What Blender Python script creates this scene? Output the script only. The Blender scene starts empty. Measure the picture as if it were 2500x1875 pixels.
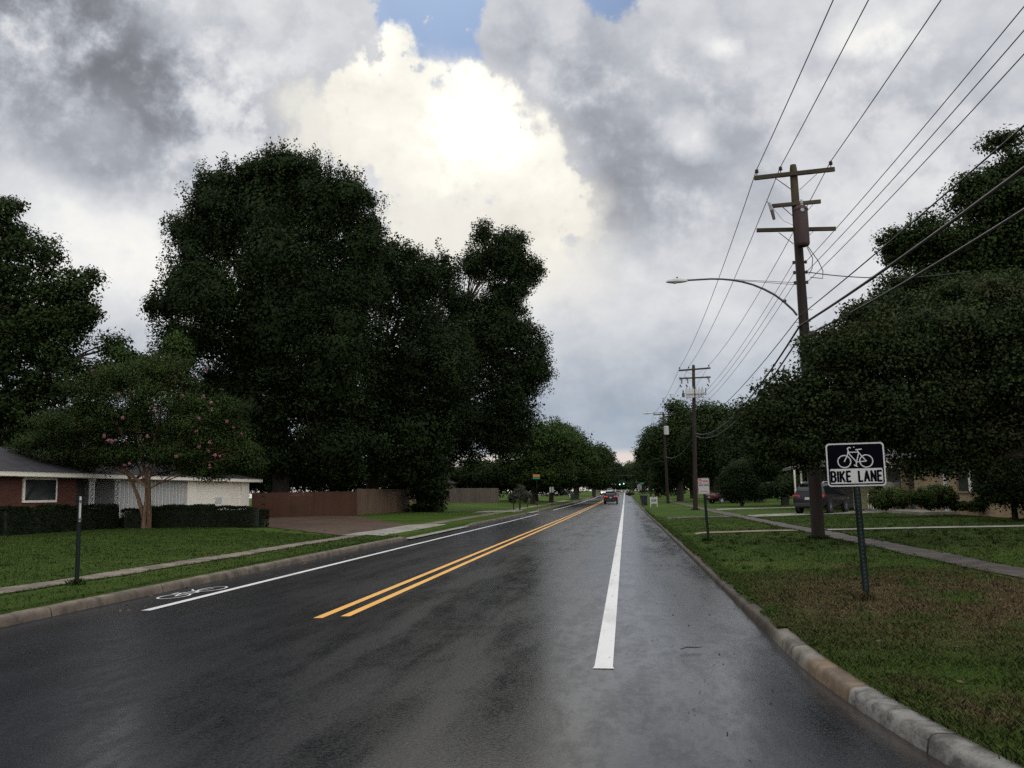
import bpy, bmesh, math, random
import numpy as np
from mathutils import Vector, Matrix

SC = bpy.context.scene
COL = SC.collection
PI = math.pi
R = math.radians

# ------------------------------------------------------------------ camera
EYE = 1.55
YAW, PITCH, ROLL = R(7.1727), R(7.1742), R(1.2605)
FOCAL_PX = 2130.0            # photograph is 2500 px wide
def cam_basis():
    F = np.array([-math.sin(YAW)*math.cos(PITCH), math.cos(YAW)*math.cos(PITCH), math.sin(PITCH)])
    R0 = np.array([math.cos(YAW), math.sin(YAW), 0.0])
    U0 = np.cross(R0, F)
    return R0*math.cos(ROLL)-U0*math.sin(ROLL), R0*math.sin(ROLL)+U0*math.cos(ROLL), F
CR, CU, CF = cam_basis()
cd = bpy.data.cameras.new('camera')
cam = bpy.data.objects.new('camera', cd)
COL.objects.link(cam)
M = Matrix(((CR[0], CU[0], -CF[0], 0), (CR[1], CU[1], -CF[1], 0), (CR[2], CU[2], -CF[2], EYE), (0, 0, 0, 1)))
cam.matrix_world = M
cd.sensor_fit = 'HORIZONTAL'
cd.sensor_width = 36.0
cd.lens = 36.0*FOCAL_PX/2500.0
cd.clip_start = 0.05
cd.clip_end = 6000
SC.camera = cam

def ray(px, py):
    return CF + CR*(px-1250.0)/FOCAL_PX + CU*(937.5-py)/FOCAL_PX
def at(px, py, Y):
    """point of the place seen at a photograph pixel, at distance Y along the road"""
    d = ray(px, py)
    return np.array([0, 0, EYE]) + d*(Y/d[1])
def atx(px, py, X):
    d = ray(px, py)
    return np.array([0, 0, EYE]) + d*(X/d[0])
def span(npx, Y):
    return npx*Y/FOCAL_PX

# ------------------------------------------------------------------ render settings
SC.view_settings.view_transform = 'Standard'
SC.view_settings.look = 'None'
SC.view_settings.gamma = 1.0
SC.view_settings.exposure = 0.0
SC.render.film_transparent = False
SC.cycles.use_denoising = False
SC.cycles.use_adaptive_sampling = True
SC.cycles.adaptive_threshold = .005
SC.cycles.max_bounces = 6
SC.cycles.diffuse_bounces = 3
SC.cycles.glossy_bounces = 3
SC.cycles.transparent_max_bounces = 4

# ------------------------------------------------------------------ world: Nishita sky behind a deck of broken storm cloud
SUN_AZ, SUN_EL = R(-12.0), R(40.0)
DARK = [(-36.24, 27.53, 8.97, 4.76, -10.0, 0.34), (-38.69, 24.91, 14.57, 11.77, 0.0, 0.8), (-31.06, 25.19, 13.17, 7.28, -35.0, 0.5), (-26.58, 23.0, 10.65, 6.44, -40.0, 0.5), (-20.91, 25.88, 8.41, 8.13, 60.0, 0.55), (-33.2, 19.86, 11.77, 3.08, -22.0, 0.12), (-35.83, 18.8, 6.72, 2.52, -25.0, 0.12), (-17.91, 18.7, 7.28, 3.08, 0.0, 0.06), (-12.71, 20.6, 3.36, 2.8, 0.0, 0.16), (-15.6, 21.17, 2.24, 1.96, 0.0, 0.14), (-4.42, 26.92, 8.97, 6.16, 0.0, 0.3), (-1.49, 22.39, 9.53, 11.21, 15.0, 0.36), (1.62, 17.89, 11.77, 10.65, -20.0, 0.42), (3.95, 21.25, 10.09, 8.97, 0.0, 0.2), (11.12, 25.7, 11.77, 6.72, -20.0, 0.27), (14.39, 18.82, 11.77, 8.97, 0.0, 0.24), (21.6, 21.75, 11.77, 8.41, 0.0, 0.25), (18.88, 15.99, 11.21, 6.16, 0.0, 0.12), (-2.31, 6.98, 14.57, 3.64, 0.0, 0.22), (-0.5, 5.04, 11.21, 2.8, 0.0, 0.26), (2.36, 9.99, 8.97, 3.64, 0.0, 0.08), (11.22, 7.89, 10.09, 5.04, 0.0, 0.16)]
LIGHT = [(-35.09, 16.82, 8.41, 3.64, -25.0, 0.22), (-28.96, 19.65, 4.76, 2.8, -30.0, 0.12), (-33.07, 22.4, 3.64, 1.96, -20.0, 0.12), (-27.73, 28.57, 5.32, 2.24, -30.0, 0.22), (-23.29, 25.68, 1.68, 2.8, -40.0, 0.12), (-22.29, 29.87, 3.64, 2.8, 0.0, 0.32), (5.99, 21.56, 2.38, 1.68, -20.0, 0.42), (17.79, 26.77, 3.36, 2.38, 0.0, 0.4), (8.26, 28.17, 3.08, 1.4, -30.0, 0.2), (9.38, 27.11, 1.96, 0.98, -40.0, 0.25), (17.82, 25.66, 1.96, 1.68, 0.0, 0.25), (-29.3, 14.52, 11.77, 5.6, -10.0, 0.16), (-30.9, 5.54, 5.04, 5.6, 0.0, 0.16), (1.4, 12.68, 9.53, 4.2, 0.0, 0.14), (6.58, 15.45, 5.6, 4.76, 0.0, 0.1), (-1.62, 11.23, 10.65, 3.64, 0.0, 0.1), (-1.04, 4.79, 3.36, 1.4, 0.0, 0.12), (8.91, 10.88, 3.36, 2.24, 0.0, 0.12), (-6.98, 15.65, 5.6, 5.6, 0.0, 0.14)]
SHARP = [(-16.69, 26.14, 4.76, 5.04, 0.0, 0.9), (-15.02, 28.21, 2.38, 2.66, 0.0, 0.8), (-11.28, 23.62, 5.88, 4.48, 0.0, 1.0), (-9.55, 26.3, 2.24, 2.24, 0.0, 0.6), (-7.94, 22.11, 5.6, 5.32, 0.0, 1.0), (-4.38, 19.48, 3.64, 4.48, 0.0, 1.0), (-13.25, 22.1, 6.72, 5.6, 0.0, 0.8), (-2.9, 18.13, 2.8, 3.08, 0.0, 0.8), (-6.39, 17.21, 4.76, 3.08, 0.0, 0.6), (-17.65, 23.2, 3.36, 4.76, 0.0, 0.5)]
SOFT = [(-15.74, 21.29, 12.05, 8.97, 0.0, 1.1), (-9.66, 20.1, 10.09, 8.13, 0.0, 1.1), (-19.3, 27.86, 5.88, 7.85, 0.0, 0.5), (-4.77, 15.59, 7.85, 7.28, 0.0, 0.8), (-13.3, 16.74, 8.97, 4.48, 0.0, 0.5)]
HOLE = [(-12.48, 28.75, 4.48, 5.32, 0.0, 1.0), (-12.87, 31.13, 5.04, 3.08, 0.0, 0.85), (1.13, 31.09, 3.92, 2.24, 0.0, 1.0), (-10.39, 26.78, 2.52, 1.96, 0.0, 0.5)]
GLOW = [(-8.47, 23.61, 5.32, 4.2, 0.0, 1.0), (-16.55, 28.72, 3.08, 3.36, 0.0, 0.9), (-11.51, 27.01, 3.36, 2.52, 0.0, 0.5), (-11.02, 22.13, 8.41, 5.6, 0.0, 0.3)]

def build_world():
    w = bpy.data.worlds.new('World'); SC.world = w
    w.use_nodes = True
    nt = w.node_tree; N = nt.nodes; L = nt.links
    N.clear()
    def nd(t, **kw):
        n = N.new(t)
        for k, v in kw.items(): setattr(n, k, v)
        return n
    def math_(op, a, b=None, c=None, clamp=False):
        n = nd('ShaderNodeMath', operation=op, use_clamp=clamp)
        for i, v in enumerate((a, b, c)):
            if v is None: continue
            if hasattr(v, 'is_output'): L.new(v, n.inputs[i])
            else: n.inputs[i].default_value = v
        return n.outputs[0]
    def vmath(op, a, b=None, scale=None):
        n = nd('ShaderNodeVectorMath', operation=op)
        for i, v in enumerate((a, b)):
            if v is None: continue
            if hasattr(v, 'is_output'): L.new(v, n.inputs[i])
            else: n.inputs[i].default_value = v
        if scale is not None: n.inputs['Scale'].default_value = scale
        return n.outputs['Vector']
    def noise(vec, scale, detail=5, rough=.55, col=False):
        n = nd('ShaderNodeTexNoise')
        n.inputs['Scale'].default_value = scale; n.inputs['Detail'].default_value = detail
        n.inputs['Roughness'].default_value = rough
        L.new(vec, n.inputs['Vector'])
        return n.outputs['Color' if col else 'Fac']
    def smooth(x, lo, hi, to0=0.0, to1=1.0):
        if lo > hi: lo, hi, to0, to1 = hi, lo, to1, to0
        n = nd('ShaderNodeMapRange', interpolation_type='SMOOTHSTEP')
        L.new(x, n.inputs['Value'])
        for k, v in zip(('From Min', 'From Max', 'To Min', 'To Max'), (lo, hi, to0, to1)): n.inputs[k].default_value = v
        return n.outputs['Result']
    def mixc(f, a, b):
        n = nd('ShaderNodeMix', data_type='RGBA')
        for s, v in ((n.inputs['Factor'], f), (n.inputs[6], a), (n.inputs[7], b)):
            if hasattr(v, 'is_output'): L.new(v, s)
            else: s.default_value = v
        return n.outputs[2]
    tc = nd('ShaderNodeTexCoord')
    D = tc.outputs['Generated']
    sep = nd('ShaderNodeSeparateXYZ'); L.new(D, sep.inputs[0])
    az = math_('MULTIPLY', math_('ARCTAN2', sep.outputs[0], sep.outputs[1]), 57.29578)
    el = math_('MULTIPLY', math_('ARCSINE', sep.outputs[2]), 57.29578)
    comb = nd('ShaderNodeCombineXYZ'); L.new(az, comb.inputs[0]); L.new(el, comb.inputs[1])
    P = comb.outputs[0]
    # domain warp: the clouds' ragged edges
    big = vmath('SUBTRACT', noise(D, 5.0, 3, .5, True), (.5, .5, .5))
    fine = vmath('SUBTRACT', noise(D, 22.0, 6, .62, True), (.5, .5, .5))
    W1 = vmath('ADD', P, vmath('SCALE', big, scale=5.0))
    PS = vmath('ADD', W1, vmath('SCALE', fine, scale=2.6))       # soft cloud bodies
    PC = vmath('ADD', vmath('ADD', P, vmath('SCALE', big, scale=1.5)), vmath('SCALE', fine, scale=3.4))  # crisp cumulus
    def blobs(vec, lst, kind):
        acc = None
        for a, e, rx, ry, rot, wt in lst:
            m = nd('ShaderNodeMapping', vector_type='TEXTURE')
            L.new(vec, m.inputs['Vector'])
            m.inputs['Location'].default_value = (a, e, 0)
            m.inputs['Rotation'].default_value = (0, 0, R(rot))
            m.inputs['Scale'].default_value = (rx, ry, 1)
            g = nd('ShaderNodeTexGradient', gradient_type=kind)
            L.new(m.outputs[0], g.inputs[0])
            acc = math_('MULTIPLY', g.outputs['Fac'], wt) if acc is None else math_('MULTIPLY_ADD', g.outputs['Fac'], wt, acc)
        return acc
    dark = blobs(PS, DARK, 'SPHERICAL')
    PL = vmath('ADD', vmath('ADD', P, vmath('SCALE', big, scale=7.0)), vmath('SCALE', fine, scale=2.6))
    light = blobs(PL, LIGHT, 'SPHERICAL')
    sharp = blobs(PC, SHARP, 'SPHERICAL')
    soft = blobs(PS, SOFT, 'SPHERICAL')
    hole = blobs(PC, HOLE, 'SPHERICAL')
    glowb = blobs(PC, GLOW, 'SPHERICAL')
    # streaky cloud texture
    st = nd('ShaderNodeMapping'); L.new(D, st.inputs['Vector']); st.inputs['Rotation'].default_value = (0, R(25), 0); st.inputs['Scale'].default_value = (1, 1, 1.5)
    n1 = noise(st.outputs[0], 4.0, 7, .58)
    n2 = noise(st.outputs[0], 13.0, 7, .6)
    tex = math_('ADD', math_('MULTIPLY', math_('SUBTRACT', n1, .5), .42), math_('MULTIPLY', math_('SUBTRACT', n2, .5), .36))
    lum = math_('ADD', math_('SUBTRACT', math_('ADD', math_('ADD', tex, .71), math_('MULTIPLY', light, .9)), math_('MULTIPLY', dark, .50)), 0.0)
    ramp = nd('ShaderNodeValToRGB'); L.new(lum, ramp.inputs[0])
    cr = ramp.color_ramp
    stops = [(.05, (.17, .178, .20)), (.25, (.25, .262, .295)), (.42, (.37, .395, .445)), (.58, (.53, .55, .595)), (.72, (.70, .71, .735)), (.86, (.87, .87, .86)), (1.0, (1.0, .97, .90))]
    while len(cr.elements) < len(stops): cr.elements.new(.5)
    for e, (p, c) in zip(cr.elements, stops): e.position = p; e.color = (*c, 1)
    grey = ramp.outputs[0]
    # horizon veil: blue-grey rain light low down
    veil = smooth(el, 14.0, 2.0)
    grey = mixc(math_('MULTIPLY', veil, .8), grey, mixc(.75, grey, (.27, .36, .47, 1)))
    # strip of pale cream clear air right at the horizon
    strip = math_('MULTIPLY', smooth(el, 2.9, 2.3), .85)
    grey = mixc(strip, grey, (.82, .73, .66, 1))
    # blue gaps
    sky = nd('ShaderNodeTexSky', sky_type='NISHITA', sun_disc=False)
    sky.sun_elevation = SUN_EL; sky.sun_rotation = SUN_AZ
    blue = vmath('SCALE', sky.outputs[0], scale=.04)
    blue = vmath('MULTIPLY', blue, (.62, .90, 1.34))
    hm = smooth(math_('ADD', hole, math_('MULTIPLY', math_('SUBTRACT', n2, .5), .3)), .10, .36)
    hm = math_('MULTIPLY', hm, .93)
    c = mixc(hm, grey, blue)
    # sunlit cumulus
    n3 = noise(D, 9.0, 6, .6)
    cw = nd('ShaderNodeValToRGB')
    L.new(math_('ADD', math_('ADD', math_('ADD', math_('MULTIPLY', sharp, .16), math_('MULTIPLY', glowb, .55)), math_('ADD', math_('MULTIPLY', math_('SUBTRACT', n2, .5), .5), math_('MULTIPLY', math_('SUBTRACT', n3, .5), .8))), .34), cw.inputs[0])
    ce = cw.color_ramp
    cst = [(.22, (.80, .76, .69)), (.45, (.92, .89, .80)), (.68, (1.04, 1.01, .91)), (.92, (1.25, 1.21, 1.08))]
    while len(ce.elements) < len(cst): ce.elements.new(.5)
    for e, (p, cc) in zip(ce.elements, cst): e.position = p; e.color = (*cc, 1)
    sm = math_('MULTIPLY', smooth(soft, .05, .85), .90)
    c = mixc(sm, c, mixc(.5, cw.outputs[0], (.90, .87, .80, 1)))
    def billow(sc):
        v = nd('ShaderNodeTexVoronoi', feature='SMOOTH_F1'); v.inputs['Scale'].default_value = sc; v.inputs['Smoothness'].default_value = .35
        L.new(vmath('ADD', D, vmath('SCALE', fine, scale=.02)), v.inputs['Vector']); return math_('SUBTRACT', .42, v.outputs['Distance'])
    bil = math_('ADD', math_('MULTIPLY', billow(24.0), .42), math_('MULTIPLY', billow(60.0), .20))
    shm = smooth(math_('ADD', math_('ADD', sharp, bil), math_('MULTIPLY', math_('SUBTRACT', n2, .5), .22)), .24, .62)
    c = mixc(shm, c, cw.outputs[0])
    # boost added to unseen sky behind, right and overhead, lifting walls and lawns
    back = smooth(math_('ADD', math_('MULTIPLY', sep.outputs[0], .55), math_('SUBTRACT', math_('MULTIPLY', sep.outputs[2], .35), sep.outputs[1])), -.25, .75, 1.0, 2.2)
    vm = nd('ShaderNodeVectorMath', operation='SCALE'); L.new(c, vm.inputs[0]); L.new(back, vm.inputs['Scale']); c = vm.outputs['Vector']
    bg = nd('ShaderNodeBackground'); bg.inputs['Strength'].default_value = .1
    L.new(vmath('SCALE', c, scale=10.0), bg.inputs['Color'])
    out = nd('ShaderNodeOutputWorld'); L.new(bg.outputs[0], out.inputs['Surface'])
build_world()
sd = bpy.data.lights.new('sun', 'SUN'); sd.energy = 0.5; sd.angle = R(25); sd.color = (1.0, .93, .82)
sun = bpy.data.objects.new('sun', sd); COL.objects.link(sun)
sdir = Vector((math.sin(SUN_AZ)*math.cos(SUN_EL), math.cos(SUN_AZ)*math.cos(SUN_EL), math.sin(SUN_EL)))
sun.rotation_euler = sdir.to_track_quat('Z', 'Y').to_euler()
sun.location = (0, 0, 60)

# ------------------------------------------------------------------ tagging and mesh helpers
def tag(o, label=None, cat=None, group=None, kind=None):
    if label: o['label'] = label
    if cat: o['category'] = cat
    if group: o['group'] = group
    if kind: o['kind'] = kind
    return o
def thing(name, label, cat, loc=(0, 0, 0), rz=0.0, group=None):
    o = bpy.data.objects.new(name, None); COL.objects.link(o)
    o.location = loc; o.rotation_euler = (0, 0, rz); o.empty_display_size = .2
    return tag(o, label, cat, group)
def children(o): return [c for c in COL.objects if c.parent == o]
def dup(o, loc=None, rz=None, label=None, parent=None):
    c = o.copy(); COL.objects.link(c)
    if parent: c.parent = parent
    if loc is not None: c.location = loc
    if rz is not None: c.rotation_euler = (0, 0, rz)
    if label: c['label'] = label
    for ch in children(o): dup(ch, parent=c)
    return c
def np_mesh(name, verts, faces, mat=None, attr=None, smooth=False, cn=None):
    """verts (n,3); faces (m,k) int array; attr: per-vertex float 'tone'"""
    me = bpy.data.meshes.new(name)
    verts = np.asarray(verts, np.float32); faces = np.asarray(faces, np.int32)
    n, (m, k) = len(verts), faces.shape
    me.vertices.add(n); me.vertices.foreach_set('co', verts.ravel())
    me.loops.add(m*k); me.loops.foreach_set('vertex_index', faces.ravel())
    me.polygons.add(m); me.polygons.foreach_set('loop_start', np.arange(0, m*k, k, dtype=np.int32))
    if smooth: me.polygons.foreach_set('use_smooth', np.ones(m, bool))
    if attr is not None:
        a = me.attributes.new('tone', 'FLOAT', 'POINT'); a.data.foreach_set('value', np.asarray(attr, np.float32))
    if cn is not None:
        a = me.attributes.new('cn', 'FLOAT_VECTOR', 'POINT'); a.data.foreach_set('vector', np.asarray(cn, np.float32).ravel())
    me.update(calc_edges=True)
    if mat: me.materials.append(mat)
    return me
def link(name, me, parent=None):
    o = bpy.data.objects.new(name, me); COL.objects.link(o)
    if parent: o.parent = parent
    return o
class MB:
    """collects boxes, tubes, prisms ... into ONE mesh object"""
    def __init__(s): s.v = []; s.f = []; s.sm = []
    def add(s, vs, fs, smooth=False):
        o = len(s.v); s.v += [tuple(float(c) for c in v) for v in vs]
        s.f += [tuple(i+o for i in f) for f in fs]; s.sm += [smooth]*len(fs)
        return s
    def box(s, x0, x1, y0, y1, z0, z1):
        vs = [(x, y, z) for z in (z0, z1) for y in (y0, y1) for x in (x0, x1)]
        return s.add(vs, [(0, 2, 3, 1), (4, 5, 7, 6), (0, 1, 5, 4), (1, 3, 7, 5), (3, 2, 6, 7), (2, 0, 4, 6)])
    def obox(s, c, half, rz=0.0, tilt=None):
        m = Matrix.Rotation(rz, 3, 'Z')
        if tilt is not None: m = tilt @ m
        vs = [tuple(Vector(c) + m @ Vector((x*half[0], y*half[1], z*half[2]))) for z in (-1, 1) for y in (-1, 1) for x in (-1, 1)]
        return s.add(vs, [(0, 2, 3, 1), (4, 5, 7, 6), (0, 1, 5, 4), (1, 3, 7, 5), (3, 2, 6, 7), (2, 0, 4, 6)])
    def beam(s, a, b, w, h):
        """rectangular bar from a to b, w across, h in the other direction"""
        a, b = Vector(a), Vector(b); d = (b-a).normalized()
        up = Vector((0, 0, 1)) if abs(d.z) < .9 else Vector((0, 1, 0))
        x = d.cross(up).normalized(); y = x.cross(d)
        vs = [tuple(p + x*sx*w/2 + y*sy*h/2) for p in (a, b) for sx, sy in ((-1, -1), (1, -1), (1, 1), (-1, 1))]
        return s.add(vs, [(3, 2, 1, 0), (4, 5, 6, 7), (0, 1, 5, 4), (1, 2, 6, 5), (2, 3, 7, 6), (3, 0, 4, 7)])
    def tube(s, pts, rads, n=8, cap=True):
        pts = [Vector(p) for p in pts]
        if not hasattr(rads, '__len__'): rads = [rads]*len(pts)
        vs = []; fs = []; px = None
        for i, p in enumerate(pts):
            d = (pts[min(i+1, len(pts)-1)] - pts[max(i-1, 0)]).normalized()
            ref = px if px is not None else (Vector((1, 0, 0)) if abs(d.x) < .9 else Vector((0, 1, 0)))
            x = (ref - d*ref.dot(d)).normalized(); y = d.cross(x); px = x
            for k in range(n):
                a = 2*PI*k/n
                vs.append(tuple(p + (x*math.cos(a) + y*math.sin(a))*rads[i]))
        for i in range(len(pts)-1):
            for k in range(n):
                k2 = (k+1) % n
                fs.append((i*n+k, i*n+k2, (i+1)*n+k2, (i+1)*n+k))
        s.add(vs, fs, True)
        if cap:
            s.add(vs[:n], [tuple(range(n-1, -1, -1))]); s.add(vs[-n:], [tuple(range(n))])
        return s
    def lathe(s, c, prof, n=16, axis='Z'):
        vs = []; fs = []
        for r, h in prof:
            for k in range(n):
                a = 2*PI*k/n; u, v = r*math.cos(a), r*math.sin(a)
                o = {'Z': (u, v, h), 'X': (h, u, v), 'Y': (v, h, u)}[axis]
                vs.append((c[0]+o[0], c[1]+o[1], c[2]+o[2]))
        for i in range(len(prof)-1):
            for k in range(n):
                k2 = (k+1) % n
                fs.append((i*n+k, i*n+k2, (i+1)*n+k2, (i+1)*n+k))
        return s.add(vs, fs, True)
    def prism(s, poly, fn, d0, d1):
        """2-D polygon poly swept between depths d0,d1; fn(u,v,d)->xyz"""
        n = len(poly)
        vs = [fn(u, v, d0) for u, v in poly] + [fn(u, v, d1) for u, v in poly]
        fs = [tuple(range(n-1, -1, -1)), tuple(range(n, 2*n))] + [(i, (i+1) % n, n+(i+1) % n, n+i) for i in range(n)]
        return s.add(vs, fs)
    def quad(s, a, b, c, d): return s.add([a, b, c, d], [(0, 1, 2, 3)])
    def build(s, name, mat, parent=None, bevel=0.0, subsurf=0):
        me = bpy.data.meshes.new(name); me.from_pydata(s.v, [], s.f)
        me.polygons.foreach_set('use_smooth', s.sm); me.update()
        bm = bmesh.new(); bm.from_mesh(me)
        bmesh.ops.recalc_face_normals(bm, faces=bm.faces[:]); bm.to_mesh(me); bm.free()
        me.set_sharp_from_angle(angle=R(38))
        if mat: me.materials.append(mat)
        o = link(name, me, parent)
        if bevel:
            b = o.modifiers.new('bevel', 'BEVEL'); b.width = bevel; b.segments = 2; b.limit_method = 'ANGLE'; b.angle_limit = R(40)
        if subsurf:
            q = o.modifiers.new('sub', 'SUBSURF'); q.levels = subsurf; q.render_levels = subsurf
        return o

# ------------------------------------------------------------------ materials
class MT:
    """a little node-tree builder"""
    def __init__(s, name):
        s.m = bpy.data.materials.new(name); s.m.use_nodes = True
        s.nt = s.m.node_tree; s.N = s.nt.nodes; s.L = s.nt.links
        s.b = s.N['Principled BSDF']
        s.geo = None
    def put(s, v, sock):
        if hasattr(v, 'is_output'): s.L.new(v, sock)
        elif isinstance(v, tuple) and len(v) == 3 and sock.type == 'RGBA': sock.default_value = (*v, 1)
        else: sock.default_value = v
    def nd(s, t, **kw):
        n = s.N.new(t)
        for k, v in kw.items(): setattr(n, k, v)
        return n
    def pos(s, scale=(1, 1, 1), rot=(0, 0, 0), obj=False):
        if obj:
            src = s.nd('ShaderNodeTexCoord').outputs['Object']
        else:
            if not s.geo: s.geo = s.nd('ShaderNodeNewGeometry')
            src = s.geo.outputs['Position']
        m = s.nd('ShaderNodeMapping'); s.L.new(src, m.inputs[0])
        m.inputs['Scale'].default_value = scale; m.inputs['Rotation'].default_value = rot
        return m.outputs[0]
    def noise(s, vec, scale=1.0, detail=4, rough=.55, dist=0.0):
        n = s.nd('ShaderNodeTexNoise'); s.L.new(vec, n.inputs['Vector'])
        n.inputs['Scale'].default_value = scale; n.inputs['Detail'].default_value = detail
        n.inputs['Roughness'].default_value = rough; n.inputs['Distortion'].default_value = dist
        return n.outputs['Fac']
    def math(s, op, a, b=None, c=None, clamp=False):
        n = s.nd('ShaderNodeMath', operation=op, use_clamp=clamp)
        for i, v in enumerate((a, b, c)):
            if v is not None: s.put(v, n.inputs[i])
        return n.outputs[0]
    def ss(s, x, lo, hi, t0=0.0, t1=1.0):
        if lo > hi: lo, hi, t0, t1 = hi, lo, t1, t0
        n = s.nd('ShaderNodeMapRange', interpolation_type='SMOOTHSTEP'); s.put(x, n.inputs['Value'])
        for k, v in zip(('From Min', 'From Max', 'To Min', 'To Max'), (lo, hi, t0, t1)): n.inputs[k].default_value = v
        return n.outputs['Result']
    def mix(s, f, a, b):
        n = s.nd('ShaderNodeMix', data_type='RGBA'); s.put(f, n.inputs['Factor']); s.put(a, n.inputs[6]); s.put(b, n.inputs[7])
        return n.outputs[2]
    def ramp(s, x, stops):
        n = s.nd('ShaderNodeValToRGB'); s.put(x, n.inputs[0]); e = n.color_ramp.elements
        while len(e) < len(stops): e.new(.5)
        for q, (p, c) in zip(e, stops): q.position = p; q.color = (*c, 1)
        return n.outputs[0]
    def xyz(s):
        if not s.geo: s.geo = s.nd('ShaderNodeNewGeometry')
        n = s.nd('ShaderNodeSeparateXYZ'); s.L.new(s.geo.outputs['Position'], n.inputs[0]); return n.outputs
    def attr(s, name='tone'):
        return s.nd('ShaderNodeAttribute', attribute_name=name).outputs['Fac']
    def bump(s, h, strength=.3, dist=.02):
        n = s.nd('ShaderNodeBump'); n.inputs['Strength'].default_value = strength; n.inputs['Distance'].default_value = dist
        s.put(h, n.inputs['Height']); s.L.new(n.outputs[0], s.b.inputs['Normal'])
    def set(s, color=None, rough=None, metal=None, spec=None, coat=None, emit=None, estr=None, trans=None, alpha=None):
        for k, v in (('Base Color', color), ('Roughness', rough), ('Metallic', metal), ('Specular IOR Level', spec), ('Coat Weight', coat),
                     ('Emission Color', emit), ('Emission Strength', estr), ('Transmission Weight', trans), ('Alpha', alpha)):
            if v is not None: s.put(v, s.b.inputs[k])
        return s.m
MATS = {}
def flat(name, color, rough=.6, metal=0.0, spec=.5, var=.12, scale=3.0, coat=None, bump=0.0):
    """paint / metal / plastic with a slight procedural unevenness and grime"""
    if name in MATS: return MATS[name]
    m = MT(name); p = m.pos(obj=True)
    n = m.noise(p, scale, 5, .6)
    dark = tuple(c*(1-var*1.6) for c in color); lite = tuple(min(1, c*(1+var)) for c in color)
    c = m.ramp(n, [(.25, dark), (.75, lite)])
    r = m.ss(m.noise(p, scale*4, 3), .2, .8, rough-.08, rough+.1)
    if bump: m.bump(m.noise(p, scale*12, 4), bump, .01)
    MATS[name] = m.set(color=c, rough=r, metal=metal, spec=spec, coat=coat)
    return MATS[name]
def glow(name, color, strength):
    m = MT(name); MATS[name] = m.set(color=color, rough=.3, emit=color, estr=strength); m.m.cycles.emission_sampling = 'NONE'; return MATS[name]

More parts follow.
